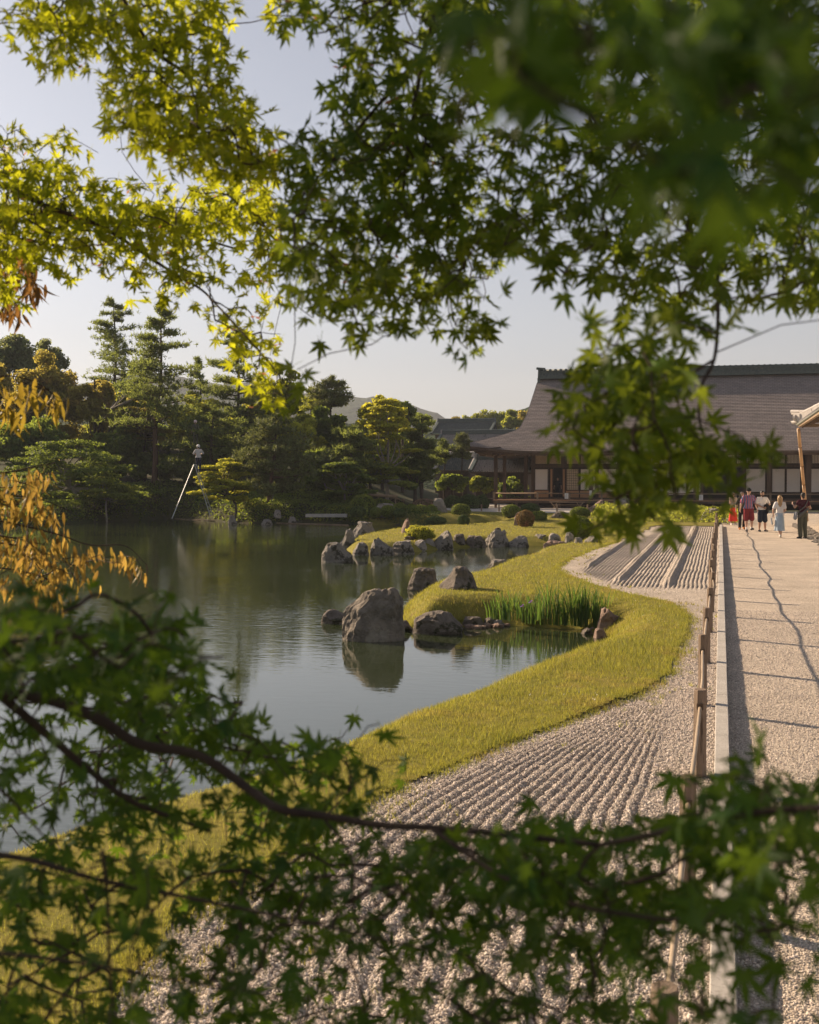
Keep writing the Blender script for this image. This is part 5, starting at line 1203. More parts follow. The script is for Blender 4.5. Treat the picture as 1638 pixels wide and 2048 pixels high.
def person(loc, face, H, P, label, skinm, hairc, zb=PATHZ):
    """P: pose and clothes. Local axes: x to the person's left, -y the way they face, z up"""
    sc = H / 1.75; root = empty('person', (loc[0], loc[1], zb), label, 'person', None, face)
    hip = np.array(P.get('hip', (0, 0, .93))); lean = np.array(P.get('lean', (0, 0, 0))); f = P.get('build', 1.0)
    ch = hip + [0, .0, .40] + lean * .6; nk = hip + [0, .01, .55] + lean; hd = nk + [0, -.02, .145] + lean * .25
    sh = {s: nk + [s * .162 * f, .01, -.055] for s in (-1, 1)}
    body = [(hip + [-.07, 0, .02], hip + [.07, 0, .02], .115 * f, .115 * f, (1, .9)), (hip + [0, 0, .05], ch, .125 * f, .125 * f, (1.15, .85)), (ch + [-.07, 0, -.02], ch + [.07, 0, -.02], .115 * f, .115 * f, (.95, .9)),
            (sh[-1], sh[1], .062, .062), (ch, nk, .10, .055), (nk - [0, 0, .03], hd - [0, -.01, .03], .052, .05),
            (hd + [0, .012, .035], hd + [0, .004, .0], .088, .085, (.88, 1.0)), (hd + [0, -.02, -.02], hd + [0, -.038, -.075], .062, .036), (hd + [0, -.085, .0], hd + [0, -.104, -.026], .011, .014),
            (hd + [-.077, .005, -.005], hd + [-.082, .012, .02], .014, .017), (hd + [.077, .005, -.005], hd + [.082, .012, .02], .014, .017)]
    legs, arms, shoes, socks, fing = [], [], [], [], []
    for s, nm in ((1, 'l'), (-1, 'r')):
        kn = np.array(P.get('knee_' + nm, (s * .10, -.02, .49))); an = np.array(P.get('ank_' + nm, (s * .105, .02, .09))); h0 = hip + [s * .09, 0, -.02]
        legs += [(h0, kn, .088 * f, .058 * f), (kn, kn * .6 + an * .4 + [0, .015, 0], .056 * f, .056 * f), (kn * .6 + an * .4 + [0, .015, 0], an, .054 * f, .036)]
        tp = P.get('toe_' + nm, (an[0] + s * .02, an[1] - .17, .03)); he = an + [0, .045, -.055]
        legs += [(an + [0, 0, -.03], np.array(tp), .034, .028)]
        shoes += [(he, np.array(tp), .042, .036, (.95, .95)), (an + [0, 0, -.04], np.array(tp) * .5 + he * .5 + [0, 0, .02], .046, .044)]
        socks += [(an + [0, 0, -.02], an + [0, 0, .07] + (kn - an) * .02, .043, .044)]
        el = np.array(P.get('elb_' + nm, (s * .26, .03, 1.17))); wr = np.array(P.get('wri_' + nm, (s * .29, -.05, .92)))
        arms += [(sh[s] + [s * .01, 0, -.01], el, .052 * f, .042 * f), (el, el * .65 + wr * .35, .042 * f, .040 * f), (el * .65 + wr * .35, wr, .040, .027)]
        d = nrm(wr - el); up = P.get('palm_' + nm, (-s, 0, 0) if abs(d[0]) < .7 else (0, -1, 0)); arms += [(wr, wr + d * .075, .030, .034, (1, .62))]
        fing += hand(wr, d, s, up)
    fused('body', body + legs + arms, skinm, root, sc, 0, .015, fing)
    # hair and face
    hm_ = M('hair', hairc, tuple(x * .6 for x in hairc), 30, .6, .6, 60, .4, stretch=(1, 1, .2))
    hair = [(hd + [0, .03, .055], hd + [0, .022, .05], .092, .09, (.93, 1.0)), (hd + [0, .05, .0], hd + [0, .055, -.03], .07, .055)]
    hair += [tuple(np.array(x[0]) if False else x[0] for x in ())] if False else []
    for h in P.get('hair', []): hair.append((hd + np.array(h[0]), hd + np.array(h[1]), h[2], h[3]) + ((h[4],) if len(h) > 4 else ()))
    fused('hair', hair, hm_, root, sc, 0, .012)
    ey = MB()
    for s in (-1, 1): V, Fc = ICO[1]; ey.add((V * [.011, .006, .007] + hd + [s * .032, -.083, .012]) * sc, Fc)
    ey.build('eyes', m_dim, root); MB().add((ICO[1][0] * [.022, .007, .006] + hd + [0, -.078, -.055]) * sc, ICO[1][1]).build('mouth', M('lips', (.30,.12,.10), rough=.5), root)
    q = dict(root=root, sc=sc, hd=hd, hip=hip, ch=ch, nk=nk, sh=sh, body=body, legs=legs, arms=arms, shoes=shoes, socks=socks, P=P, f=f)
    return q
def shirt(p, mat, sleeve=.75, name='shirt', bottom=.02, long=False):
    ch = []; 
    for c in p['body'][:5]: ch.append(c)
    ch = [c for c in p['body'][:4]] + [(p['ch'], p['nk'] - [0, 0, .045], .105, .068)]
    for k in (0, 4):
        a = p['arms'][k]; e = np.array(a[0]) + (np.array(a[1]) - np.array(a[0])) * sleeve; ch.append((a[0], e, a[2] + .006, a[3] + .018))
    fused(name, ch, mat, p['root'], p['sc'], .014, .014, sm=3)
def trousers(p, mat, frac=1.0, name='trousers', loose=.012):
    ch = [(p['hip'] + [-.07, 0, 0], p['hip'] + [.07, 0, 0], .118 * p['f'], .118 * p['f'], (1, .9)), (p['hip'] + [0, 0, .03], p['hip'] + [0, 0, .08], .125 * p['f'], .12 * p['f'], (1.15, .85))]
    for k in (0, 4):
        L = p['legs'][k:k + 3]
        if frac <= .5:
            e = np.array(L[0][0]) + (np.array(L[0][1]) - np.array(L[0][0])) * frac * 2; ch.append((L[0][0], e, L[0][2] + .006, L[0][3] + .035))
        else:
            ch.append(L[0][:2] + (L[0][2], L[0][3] + .015)); e = np.array(L[2][1]) + [0, 0, .01]; ch.append((L[0][1], e, L[0][3] + .012, .056))
    fused(name, ch, mat, p['root'], p['sc'], loose, .014)
def skirt(p, mat, z1, r0=.15, r1=.25, sway=(0, 0), folds=9):
    n = 72; rows = 16; V = []; hip = p['hip']; rg = np.random.default_rng(3)
    for i in range(rows):
        t = i / (rows - 1); z = (hip[2] + .10) * (1 - t) + z1 * t; r = r0 + (r1 - r0) * t**.8; a = np.arange(n) * 2 * math.pi / n
        rr_ = r * (1 + .10 * t * np.sin(a * folds + 1.5 * math.sin(t * 2)) + .05 * t * np.sin(a * 4 + 1))
        V.append(np.stack([hip[0] + rr_ * np.cos(a) + sway[0] * t**2, hip[1] + rr_ * .82 * np.sin(a) + sway[1] * t**2, np.full(n, z) + .012 * np.sin(a * folds) * t], 1))
    V = np.concatenate(V) * p['sc']; i = np.arange(rows - 1)[:, None] * n; j = np.arange(n)[None]; k = (j + 1) % n
    q = np.stack([i + j, i + n + j, i + n + k, i + k], -1).reshape(-1, 4); obj_np('skirt', V, q, mat, p['root'], True)
def shoes(p, mat, socks=None):
    for k in (0, 2): fused('shoe', p['shoes'][k:k + 2], mat, p['root'], p['sc'], 0, .012)
    if socks:
        for s in p['socks']: fused('sock', [s], socks, p['root'], p['sc'], 0, .012)
def thing(p, name, chain, mat, vox=.013): fused(name, chain, mat, p['root'], p['sc'], 0, vox)

m_black = cloth('black_cloth', (.018,.018,.02)); m_navy = cloth('navy_cloth', (.022,.028,.045)); m_whitec = cloth('white_cloth', (.62,.60,.58), (.70,.68,.66)); m_red = cloth('red_cloth', (.62,.045,.03), (.70,.06,.035))
m_maroon = cloth('maroon_cloth', (.20,.03,.035)); m_blue = cloth('pale_blue_cloth', (.28,.37,.46), (.36,.45,.54)); m_khaki = cloth('khaki_cloth', (.085,.085,.06)); m_grayc = cloth('grey_cloth', (.25,.26,.28))
m_wine = cloth('wine_cloth', (.055,.012,.02)); m_shoe = cloth('black_shoe', (.02,.02,.025)); m_shoew = cloth('white_shoe', (.6,.57,.52)); m_tan = cloth('tan_boot', (.42,.16,.04))
# striped shirt
ms = bpy.data.materials.new('striped_jersey'); ms.use_nodes = True; N = ms.node_tree.nodes; L = ms.node_tree.links; tc = N.new('ShaderNodeTexCoord'); sx = N.new('ShaderNodeSeparateXYZ'); L.new(tc.outputs['Object'], sx.inputs[0])
mu = N.new('ShaderNodeMath'); mu.operation = 'MULTIPLY'; mu.inputs[1].default_value = 9.5; L.new(sx.outputs[0], mu.inputs[0]); fr = N.new('ShaderNodeMath'); fr.operation = 'FRACT'; L.new(mu.outputs[0], fr.inputs[0])
cr = N.new('ShaderNodeValToRGB'); cr.color_ramp.interpolation = 'CONSTANT'; L.new(fr.outputs[0], cr.inputs[0]); e_ = cr.color_ramp.elements; e_[0].color = (.03,.045,.16,1); e_[1].position = .5; e_[1].color = (.32,.02,.06,1)
for pos, c_ in ((.34, (.55,.55,.62,1)), (.42, (.03,.045,.16,1)), (.80, (.6,.45,.5,1)), (.88, (.05,.05,.13,1))): x_ = e_.new(pos); x_.color = c_
L.new(cr.outputs[0], N['Principled BSDF'].inputs['Base Color']); N['Principled BSDF'].inputs['Roughness'].default_value = .85
FT = YAW                                     # facing the camera: person's -y towards it
def gp(px, py, z=PATHZ): return onz(px, py, z)
# woman in the red skirt
p = person(gp(1466, 1050), FT + .15, 1.62, dict(build=.88, elb_l=(.21, -.03, 1.14), elb_r=(-.21, -.03, 1.14), wri_l=(-.03, -.20, 1.13), wri_r=(.04, -.19, 1.08), ank_l=(.08, -.08, .09), ank_r=(-.07, .08, .09),
    hair=[((0, .05, .02), (.0, .075, -.16), .085, .06), ((-.06, .02, 0), (-.07, .03, -.14), .04, .03), ((.06, .02, 0), (.07, .03, -.14), .04, .03)]), 'woman in a long bright red skirt with sunglasses and folded arms', m_skt, (.03,.018,.014))
shirt(p, cloth('cream_top', (.42,.34,.28)), .1, 'camisole'); skirt(p, m_red, .20, .14, .23); shoes(p, m_shoew); thing(p, 'bundle', [((-.10, -.20, 1.12), (.12, -.20, 1.14), .055, .06), ((-.05, -.18, 1.0), (.06, -.18, .98), .05, .05)], m_grayc)
thing(p, 'sunglasses', [(p['hd'] + [-.035, -.088, .012], p['hd'] + [.035, -.088, .012], .018, .018)], m_black, .008)
# woman behind the man in the cap
p = person(gp(1484, 1059), FT - .1, 1.70, dict(build=.9, ank_l=(.09, .1, .13), knee_l=(.1, -.05, .5), hair=[((0, .05, .02), (.0, .075, -.24), .09, .07), ((-.06, .02, .02), (-.08, .03, -.2), .05, .045), ((.06, .02, .02), (.08, .03, -.2), .05, .045)]),
    'long haired woman in tan boots, half hidden behind the man in the cap', m_skt, (.035,.02,.015))
shirt(p, cloth('olive_cloth', (.06,.06,.045)), .9); trousers(p, m_black); 
for k in (0, 2): fused('boot', p['shoes'][k:k + 2] + [(np.array(p['socks'][k // 2][0]), np.array(p['socks'][k // 2][0]) + [0, 0, .2], .05, .062)], m_tan, p['root'], p['sc'], .004, .012)
# man in cap, striped shirt and maroon shorts
p = person(gp(1497, 1063), FT + .05, 1.86, dict(build=1.12, knee_l=(.11, -.09, .50), ank_l=(.12, -.02, .14), toe_l=(.14, -.2, .11), knee_r=(-.10, .0, .49), ank_r=(-.10, -.06, .085), elb_l=(.31, .05, 1.15), wri_l=(.33, -.06, .93), elb_r=(-.30, .04, 1.16), wri_r=(-.34, .02, .92)),
    'man in a dark cap, striped sports shirt and maroon shorts', m_skl, (.10,.06,.035))
shirt(p, ms, .8); trousers(p, m_maroon, .46, 'shorts'); shoes(p, m_shoe, m_whitec)
thing(p, 'cap', [(p['hd'] + [0, .015, .075], p['hd'] + [0, .01, .07], .098, .097), (p['hd'] + [-.03, -.10, .072], p['hd'] + [.03, -.10, .072], .045, .045, (1, .35)), (p['hd'] + [0, -.13, .068], p['hd'] + [0, -.135, .068], .03, .03, (1.3, .4))], m_black, .01)
thing(p, 'phone', [((.335, -.09, .80), (.335, -.09, .90), .022, .022, (1.4, .5))], m_whitec, .01)
# man in the white tee
p = person(gp(1524, 1063), FT + .1, 1.76, dict(build=1.12, knee_l=(.12, -.03, .49), ank_l=(.15, .03, .09), toe_l=(.2, -.12, .03), knee_r=(-.11, -.04, .49), ank_r=(-.13, -.02, .09), elb_l=(.33, .0, 1.18), wri_l=(.14, -.20, 1.10), elb_r=(-.28, .0, 1.17), wri_r=(-.05, -.19, 1.06),
    hair=[((0, -.0, .085), (0, .03, .09), .07, .07)]), 'man in a white t-shirt and navy shorts holding a dark bundle', m_skt, (.012,.01,.01))
shirt(p, m_whitec, .62); trousers(p, m_navy, .50, 'shorts'); shoes(p, m_shoe); thing(p, 'beard', [(p['hd'] + [-.045, -.035, -.07], p['hd'] + [.045, -.035, -.07], .03, .03), (p['hd'] + [0, -.055, -.09], p['hd'] + [0, -.05, -.085], .038, .038)], m_black, .01)
thing(p, 'jacket', [((.06, -.24, 1.12), (.2, -.20, 1.08), .085, .075), ((.14, -.22, 1.05), (.16, -.18, .82), .08, .05)], m_black)
# blonde woman walking away
p = person(gp(1559, 1076), FT + math.pi - .15, 1.66, dict(build=.95, ank_l=(-.02, .06, .15), knee_l=(.05, -.06, .50), toe_l=(-.02, -.06, .05), ank_r=(-.06, -.10, .09), knee_r=(-.07, -.1, .49), elb_l=(.27, .06, 1.15), wri_l=(.25, -.06, .95), elb_r=(-.22, .02, 1.14), wri_r=(-.12, -.18, 1.05),
    hair=[((0, .06, .03), (0, .10, -.30), .085, .05), ((-.05, .06, .0), (-.05, .09, -.26), .06, .035), ((.05, .06, .0), (.05, .09, -.26), .06, .035)]), 'blonde long haired woman walking away in a white tee and pale blue skirt', m_skl, (.50,.32,.15))
shirt(p, m_whitec, .6); skirt(p, m_blue, .30, .155, .19, (0, -.03), 6); shoes(p, m_shoew)
thing(p, 'handbag', [((.33, -.05, .78), (.30, -.05, .60), .05, .07, (.6, 1.6))], m_grayc); thing(p, 'bag_strap', [((.31, .0, .80), (.27, -.02, .98), .012, .012)], m_grayc, .008)
# man with the shoulder bag
p = person(gp(1605, 1077), FT + math.pi + .25, 1.76, dict(build=1.02, elb_l=(.33, -.02, 1.20), wri_l=(.30, -.20, 1.32), elb_r=(-.33, -.0, 1.16), wri_r=(-.24, -.2, 1.10), hair=[((0, .03, .06), (0, .03, .05), .095, .09)]), 'man from behind in a wine red top and khaki trousers with shoulder bag', m_skt, (.012,.010,.010))
shirt(p, m_wine, .4); trousers(p, m_khaki, 1, 'trousers', .022); shoes(p, m_shoe)
thing(p, 'shoulder_bag', [((.34, .06, .98), (.36, .06, .80), .07, .085, (.7, 1.3))], m_grayc); thing(p, 'bag_strap', [((.30, .10, 1.0), (.0, .17, 1.25), .028, .028, (1, .4)), ((.0, .17, 1.25), (-.16, .08, 1.46), .026, .026, (1, .4)), ((.25, .12, .85), (-.12, .17, 1.15), .06, .05, (1, .4))], cloth('bag_cloth', (.10,.10,.095)))
# gardener on the ladder
gpz = np.array(at(397, 944, 71.4))
p = person(gpz, FT + math.pi + .1, 1.60, dict(elb_l=(.30, -.06, 1.20), wri_l=(.22, -.24, 1.16), elb_r=(-.30, -.06, 1.22), wri_r=(-.18, -.26, 1.20)), 'gardener in a white helmet and pale shirt standing at the top of the ladder', m_skt, (.02,.02,.02), gpz[2])
shirt(p, cloth('pale_shirt', (.55,.53,.52)), 1.0); trousers(p, m_navy); shoes(p, m_shoe); thing(p, 'helmet', [(p['hd'] + [0, .01, .07], p['hd'] + [0, .01, .06], .115, .118), (p['hd'] + [0, -.10, .05], p['hd'] + [0, -.11, .05], .04, .04, (1.6, .4))], M('helmet_white', (.72,.68,.66), rough=.4), .012)
gpz = np.array(at(391, 889, 80.5))
p = person(gpz, FT + math.pi, 1.60, {}, 'second gardener with a pinkish white helmet, up in the dark tree', m_skt, (.02,.02,.02), gpz[2])
shirt(p, m_khaki, 1.0); trousers(p, m_khaki); shoes(p, m_shoe); thing(p, 'helmet', [(p['hd'] + [0, .01, .07], p['hd'] + [0, .01, .06], .125, .125)], M('helmet_pink', (.72,.55,.56), rough=.4), .012)
# figure in the doorway
dx = ony(1116, 990, YW + .15)
p = person((dx[0], YW + .0), 0.0, 1.62, {}, 'person in black standing in the open doorway of the hall', m_skt, (.02,.02,.02), FZ)
shirt(p, m_black, 1.0); trousers(p, m_black); shoes(p, m_shoe)
# ------------------------------------------------------------------ the maple boughs in front
def maple_leaf(seed):
    """seven pointed lobes round a centre, a droop and a fold in every lobe, and a stalk"""
    rg = np.random.default_rng(seed); angs = np.radians([-128, -82, -40, 0, 40, 82, 128]) + rg.normal(size=7) * .05
    ln = np.array([.34, .70, .93, 1.0, .93, .70, .34]) * rg.uniform(.82, 1.08, 7) * .036
    V = [(0, 0, 0)]; Fq = []; notch = []
    for k in range(8):
        a = (angs[k - 1] + angs[k]) / 2 if 0 < k < 7 else (angs[0] - .35 if k == 0 else angs[6] + .35)
        r = .0085 if 0 < k < 7 else .004; V.append((math.sin(a) * r, math.cos(a) * r, -.0006)); notch.append(len(V) - 1)
    for k in range(7):
        a, L = angs[k], ln[k]; d = np.array([math.sin(a), math.cos(a), 0]); s = np.array([math.cos(a), -math.sin(a), 0]); dr = rg.uniform(-.05, .5)
        wd = .0046 * (L / .036)**.5
        ml = d * L * .46 - s * wd + [0, 0, -dr * L * .2 - .0012]; mr = d * L * .46 + s * wd + [0, 0, -dr * L * .2 - .0012]; mc = d * L * .5 + [0, 0, -dr * L * .18 + .0012]; tp = d * L + [0, 0, -dr * L]
        i = len(V); V += [ml, mr, mc, tp]; a0, a1 = notch[k], notch[k + 1]
        Fq += [(0, i + 2, a0), (a0, i + 2, i), (i, i + 2, i + 3), (0, a1, i + 2), (a1, i + 1, i + 2), (i + 1, i + 3, i + 2)]
    i = len(V); V += [(-.0005, 0, 0), (.0005, 0, 0), (.0004, -.026, .004), (-.0004, -.026, .004)]; Fq += [(i, i + 1, i + 2), (i, i + 2, i + 3)]
    return np.array(V, float), np.array(Fq)
def lance_leaf(seed):
    rg = np.random.default_rng(seed); V = []; Fq = []; n = 6; L = .085; cv = rg.uniform(.1, .5)
    for k in range(n + 1):
        t = k / n; wd = .0125 * math.sin(math.pi * min(1, t * .93 + .07))**.8 * (1 - t**3) + .0003; z = -cv * L * t * t
        wd *= .8; V += [(-wd, L * t, z + .003 * (wd / .0125)), (0, L * t, z), (wd, L * t, z + .003 * (wd / .0125))]
    for k in range(n): 
        a = k * 3; Fq += [(a, a + 1, a + 4), (a, a + 4, a + 3), (a + 1, a + 2, a + 5), (a + 1, a + 5, a + 4)]
    return np.array(V, float), np.array(Fq)
def LM(name, c1, c2, tr, tf, isl=.3, hue=.02, c3=None, c3t=.62): return M(name, c1, c2, 9, .55, 0, 10, .15, island=isl, hue=hue, trans=tr, tf=tf, c3=c3, c3s=3, c3t=c3t)
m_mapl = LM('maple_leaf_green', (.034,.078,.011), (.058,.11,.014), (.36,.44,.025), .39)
m_mapb = LM('maple_leaf_sunlit', (.085,.14,.014), (.13,.18,.017), (.62,.64,.02), .5, hue=.025)  # brighter copy of the leaf for sunlit boughs, light put into its colour
m_mapd = LM('maple_leaf_shaded', (.023,.064,.011), (.040,.088,.013), (.22,.34,.02), .32)  # darker copy of the leaf for shaded boughs, shade put into its colour
m_lanc = LM('spray_leaf_rust', (.17,.10,.035), (.14,.125,.03), (.46,.30,.06), .44, .45, .045, c3=(.07,.13,.02), c3t=.46)
m_lany = LM('spray_leaf_yellow', (.16,.13,.02), (.20,.14,.02), (.42,.30,.04), .45, .3, .02)
m_lanr = LM('spray_leaf_redbrown', (.10,.055,.025), (.08,.07,.02), (.32,.16,.04), .4, .3, .02)
m_twig = M('twig_bark', (.050,.032,.024), (.075,.05,.035), 30, .8, .3, 90, .2)
m_key = M('maple_keys', (.40,.14,.08), (.5,.2,.1), 20, .6, 0, 10, .2, trans=(.7,.25,.12), tf=.4)
LV = [maple_leaf(k) for k in range(7)]; LL = [lance_leaf(k) for k in range(3)]

def frame_from(d, n):
    y = nrm(d); x = nrm(np.cross(y, n)); z = np.cross(x, y); return np.stack([x, y, z], -1)      # columns
def bough(name, label, group, mains, leaves, mat, shapes, cat='branch', nodes_every=4, droop=.75, lsc=1.0, rseed=1, view_bias=.8, hang=False):
    """mains: list of (px, py, depth) polylines with radii; leaves: array of leaf centres in the world"""
    rg = np.random.default_rng(rseed); wood = []; nodes = []; nrad = []
    for pts, r0, r1 in mains:
        W = curve([at(*p) for p in pts], 10); wood.append((W, np.linspace(r0, r1, len(W)))); nodes += list(W)
    root = empty(name, wood[0][0][0], label, cat, group); RO = np.array(root.location)
    T = np.array(nodes); nm = len(T); cand = leaves[rg.permutation(len(leaves))[:max(3, len(leaves) // nodes_every)]] + rg.normal(size=(max(3, len(leaves) // nodes_every), 3)) * .01
    # grow twigs: join every candidate to the nearest point already on the tree
    m = len(cand); D = np.linalg.norm(cand[:, None] - T[None], axis=2); near = D.argmin(1); dist = D.min(1); done = np.zeros(m, bool)
    pts_ = list(T); parent = [-1] * nm; 
    for _ in range(m):
        i = int(np.where(done, 1e9, dist).argmin()); done[i] = True; pts_.append(cand[i]); parent.append(int(near[i])); k = len(pts_) - 1
        dn = np.linalg.norm(cand - cand[i], axis=1) * 1.06; up = (dn < dist) & ~done; dist[up] = dn[up]; near[up] = k
    pts_ = np.array(pts_); cnt = np.ones(len(pts_))
    for k in range(len(pts_) - 1, nm - 1, -1): cnt[parent[k]] += cnt[k] if parent[k] >= 0 else 0
    mb = MB()
    for W, r in wood: mb.tube(W, r, 8)
    for k in range(nm, len(pts_)):
        a, b = pts_[parent[k]], pts_[k]; L = np.linalg.norm(b - a); r0 = min(.00075 * cnt[k]**.42 + .0003, .0026); mid = (a + b) / 2 + rg.normal(size=3) * .07 * L + [0, 0, .06 * L]
        mb.tube([a, mid, b], [r0 * 1.15, r0, r0 * .85], 4, False)
    part(mb, 'wood', m_twig, True, root, RO)
    # leaves
    n = len(leaves); D = np.full(n, 1e9); ni = np.zeros(n, int)
    for c0 in range(0, n, 500): 
        dd = np.linalg.norm(leaves[c0:c0 + 500, None] - pts_[None, nm:], axis=2); ni[c0:c0 + 500] = dd.argmin(1) + nm; D[c0:c0 + 500] = dd.min(1)
    out = nrm(leaves - pts_[ni] + rg.normal(size=(n, 3)) * .004)
    # leaves that landed far from a twig move up to it
    gap = np.minimum(D, .05); leaves = pts_[ni] + out * np.maximum(gap, .012)[:, None]
    d = nrm(out * .9 + np.array([0, 0, -1.0]) * droop * rg.uniform(.3, 1.5, n)[:, None] + rg.normal(size=(n, 3)) * .4)
    if hang: d = nrm(np.array([0, 0, -1.0]) + rg.normal(size=(n, 3)) * .3)
    toward = nrm(CAMLOC - leaves); sg = np.where(rg.random(n) < .7, 1.0, -1.0)[:, None]
    nn = nrm(rg.normal(size=(n, 3)) * .75 + view_bias * (toward * .6 + np.array([0, 0, .55])) * sg)
    B = frame_from(d, nn); sc = rg.uniform(.6, 1.25, n) * lsc
    order = np.argsort(np.linalg.norm(leaves - CAMLOC, axis=1) / sc); order = order[((leaves[order] - CAMLOC) @ FWD) > .2]
    a = (leaves[order] - CAMLOC); dep = a @ FWD; fx = CX + F * (a @ RGT) / dep; fy = CY - F * (a @ UPV) / dep
    inf = (fx > 0) & (fx < 1638) & (fy > 0) & (fy < 2048); first = order[inf][:300]; rest = np.setdiff1d(np.arange(n), first)
    meshes = [mesh_np('leaf', V, Fc, mat, True) for V, Fc in shapes]
    for i in first:
        o = bpy.data.objects.new('leaf', meshes[i % len(meshes)]); Mx = Matrix([[*(B[i][r] * sc[i]), leaves[i][r] - RO[r]] for r in range(3)] + [[0, 0, 0, 1]])
        C.objects.link(o); o.parent = root; o.matrix_basis = Mx
    if len(rest):
        Vs, Fs, off = [], [], 0
        for s_, (V, Fc) in enumerate(shapes):
            ii = rest[rest % len(shapes) == s_]
            if not len(ii): continue
            W = np.einsum('nij,kj->nki', B[ii] * sc[ii][:, None, None], V) + leaves[ii][:, None]
            Vs.append(W.reshape(-1, 3)); Fs.append((Fc[None] + (np.arange(len(ii)) * len(V))[:, None, None]).reshape(-1, 3) + off); off += len(ii) * len(V)
        o = obj_np('foliage', np.concatenate(Vs) - RO, np.concatenate(Fs), mat, root, True); o['kind'] = 'stuff'
    return root

def from_map(rows, r0, depth_fn, keep, rg, mult=1.0, jit=.12, lsize=.056):
    """a coverage map of 51 px cells of the photograph -> leaf centres at their own distances"""
    out = []; nr_, nc_ = len(rows), len(rows[0])
    # the boughs go on past the edges of the view
    for r in range(-4 if r0 == 0 else 0, nr_ + (3 if r0 else 0)):
        for c in range(-2, nc_ + 5):
            cc_, rc_ = min(max(c, 0), nc_ - 1), min(max(r, 0), nr_ - 1); ch = rows[rc_][cc_]
            if ch == '0' or not keep(cc_, rc_ + r0): continue
            if (c, r) != (cc_, rc_):
                over = max(-c * 1.5, c - nc_ + 1, -r, r - nr_ + 1)
                if rgf.random() < over * .17: continue
                ch = str(max(1, int(ch) - 1))
            dpt = depth_fn(c, r + r0); area = .135 * (lsize * F / dpt)**2; k = -math.log(1 - min(.965, int(ch) / 10 + .04)) * 51.2**2 / area * mult
            k = int(k) + (rg.random() < k % 1)
            if not k: continue
            x = (c + rg.random(k)) * 51.2; y = (r + r0 + rg.random(k)) * 51.2
            out.append(at(x, y, dpt * np.exp(rg.normal(size=k) * jit)))
    return np.concatenate(out)
U = ["38888888806667888888888888888888",
     "16888888701246888888888888888888",
     "05666888800006888888888888888888",
     "00006888850017888888888888888888",
     "00007998881028899950000888888888",
     "65402899985689999946888888888888",
     "78720037899889999971688888888888",
     "88884555888888889975888888888888",
     "99999999999999999988888888888888",
     "88888888558888888889688888888888",
     "56445667526999999983066788888888",
     "60000354235688888850001588888888",
     "00000000653246565786000588854654",
     "00000000165001200340000688510000",
     "00000000047200000000004889600000",
     "00000000005500000000027999400000",
     "00000000000100000000059999930000",
     "00000000000000000000025899995630",
     "00000000000000000000002699996300",
     "00000000000000000000001488720000",
     "00000000000000000000001786300000"]
NR = ["00000000000000002589999999999999",
      "00000000000000002589999999999999",
      "00000000000000000388888888888888",
      "00000000000000000078888888888888",
      "00000000000000000057850066888888",
      "00000000000000000035643566788888",
      "00000000000000000000244567788888",
      "00000000000000000000000367577777",
      "00000000000000000000000044025566",
      "00000000000000000000000000003130"]
LO = ["77653441000000000000000000000000",
      "99999976000000000000000000000000",
      "99999998200000000000000000000000",
      "89999998200000000000000000000000",
      "55568888720000000000000000000000",
      "34566877885233200000000000000000",
      "45557766788677520000000000003342",
      "45458865677777620000000000358886",
      "34447873366677300000222000679997",
      "43344655667875456666777665788888",
      "54555666677887788898888777888888",
      "66666667777777677888998887888877",
      "66666556677665565567888888888865",
      "56655554556554444455567766666554",
      "55555444444554434445566655576444",
      "66555444455554444554555555455333"]
LO += ["66655555555555554555555554554333"]
rgf = np.random.default_rng(77)
band = lambda a, b, r_a=0, r_b=99: (lambda c, r: a <= c < b and r_a <= r < r_b)
MG = 'maple boughs framing the view'
# upper left hanging bough (thin dark stem running down to the right)
LA = from_map(U, 0, lambda c, r: 3.0, lambda c, r: (c < 10 and r < 5) or (c in (5, 6, 7, 8, 9, 10) and r < 7), rgf, 1.3, .06)
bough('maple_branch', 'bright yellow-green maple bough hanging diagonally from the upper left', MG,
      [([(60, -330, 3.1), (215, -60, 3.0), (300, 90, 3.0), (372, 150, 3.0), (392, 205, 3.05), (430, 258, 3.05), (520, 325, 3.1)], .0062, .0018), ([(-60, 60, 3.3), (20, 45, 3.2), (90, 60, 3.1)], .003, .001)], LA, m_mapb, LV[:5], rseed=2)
LB = from_map(U, 0, lambda c, r: 3.7, lambda c, r: c < 11 and r >= 5 and not (c > 4 and r < 7), rgf, 1.2, .06)
bough('maple_branch', 'maple bough reaching in from the left edge at mid height above the pines', MG,
      [([(-70, 345, 3.6), (0, 368, 3.6), (100, 415, 3.6), (200, 452, 3.7), (330, 535, 3.7), (415, 590, 3.7), (430, 640, 3.7)], .010, .002), ([(-70, 410, 3.9), (60, 425, 3.9), (150, 440, 3.9), (300, 450, 4.0), (480, 500, 4.0)], .014, .003),
       ([(-70, 470, 3.8), (60, 480, 3.8), (170, 505, 3.8)], .006, .002), ([(415, 590, 3.7), (480, 660, 3.0), (550, 740, 2.9), (590, 800, 2.9)], .003, .001)], LB, m_mapb, LV[2:], rseed=3)
LC = from_map(U, 0, lambda c, r: 2.6, lambda c, r: 10 < c < 20 and r < 16, rgf, 1.05, .07)
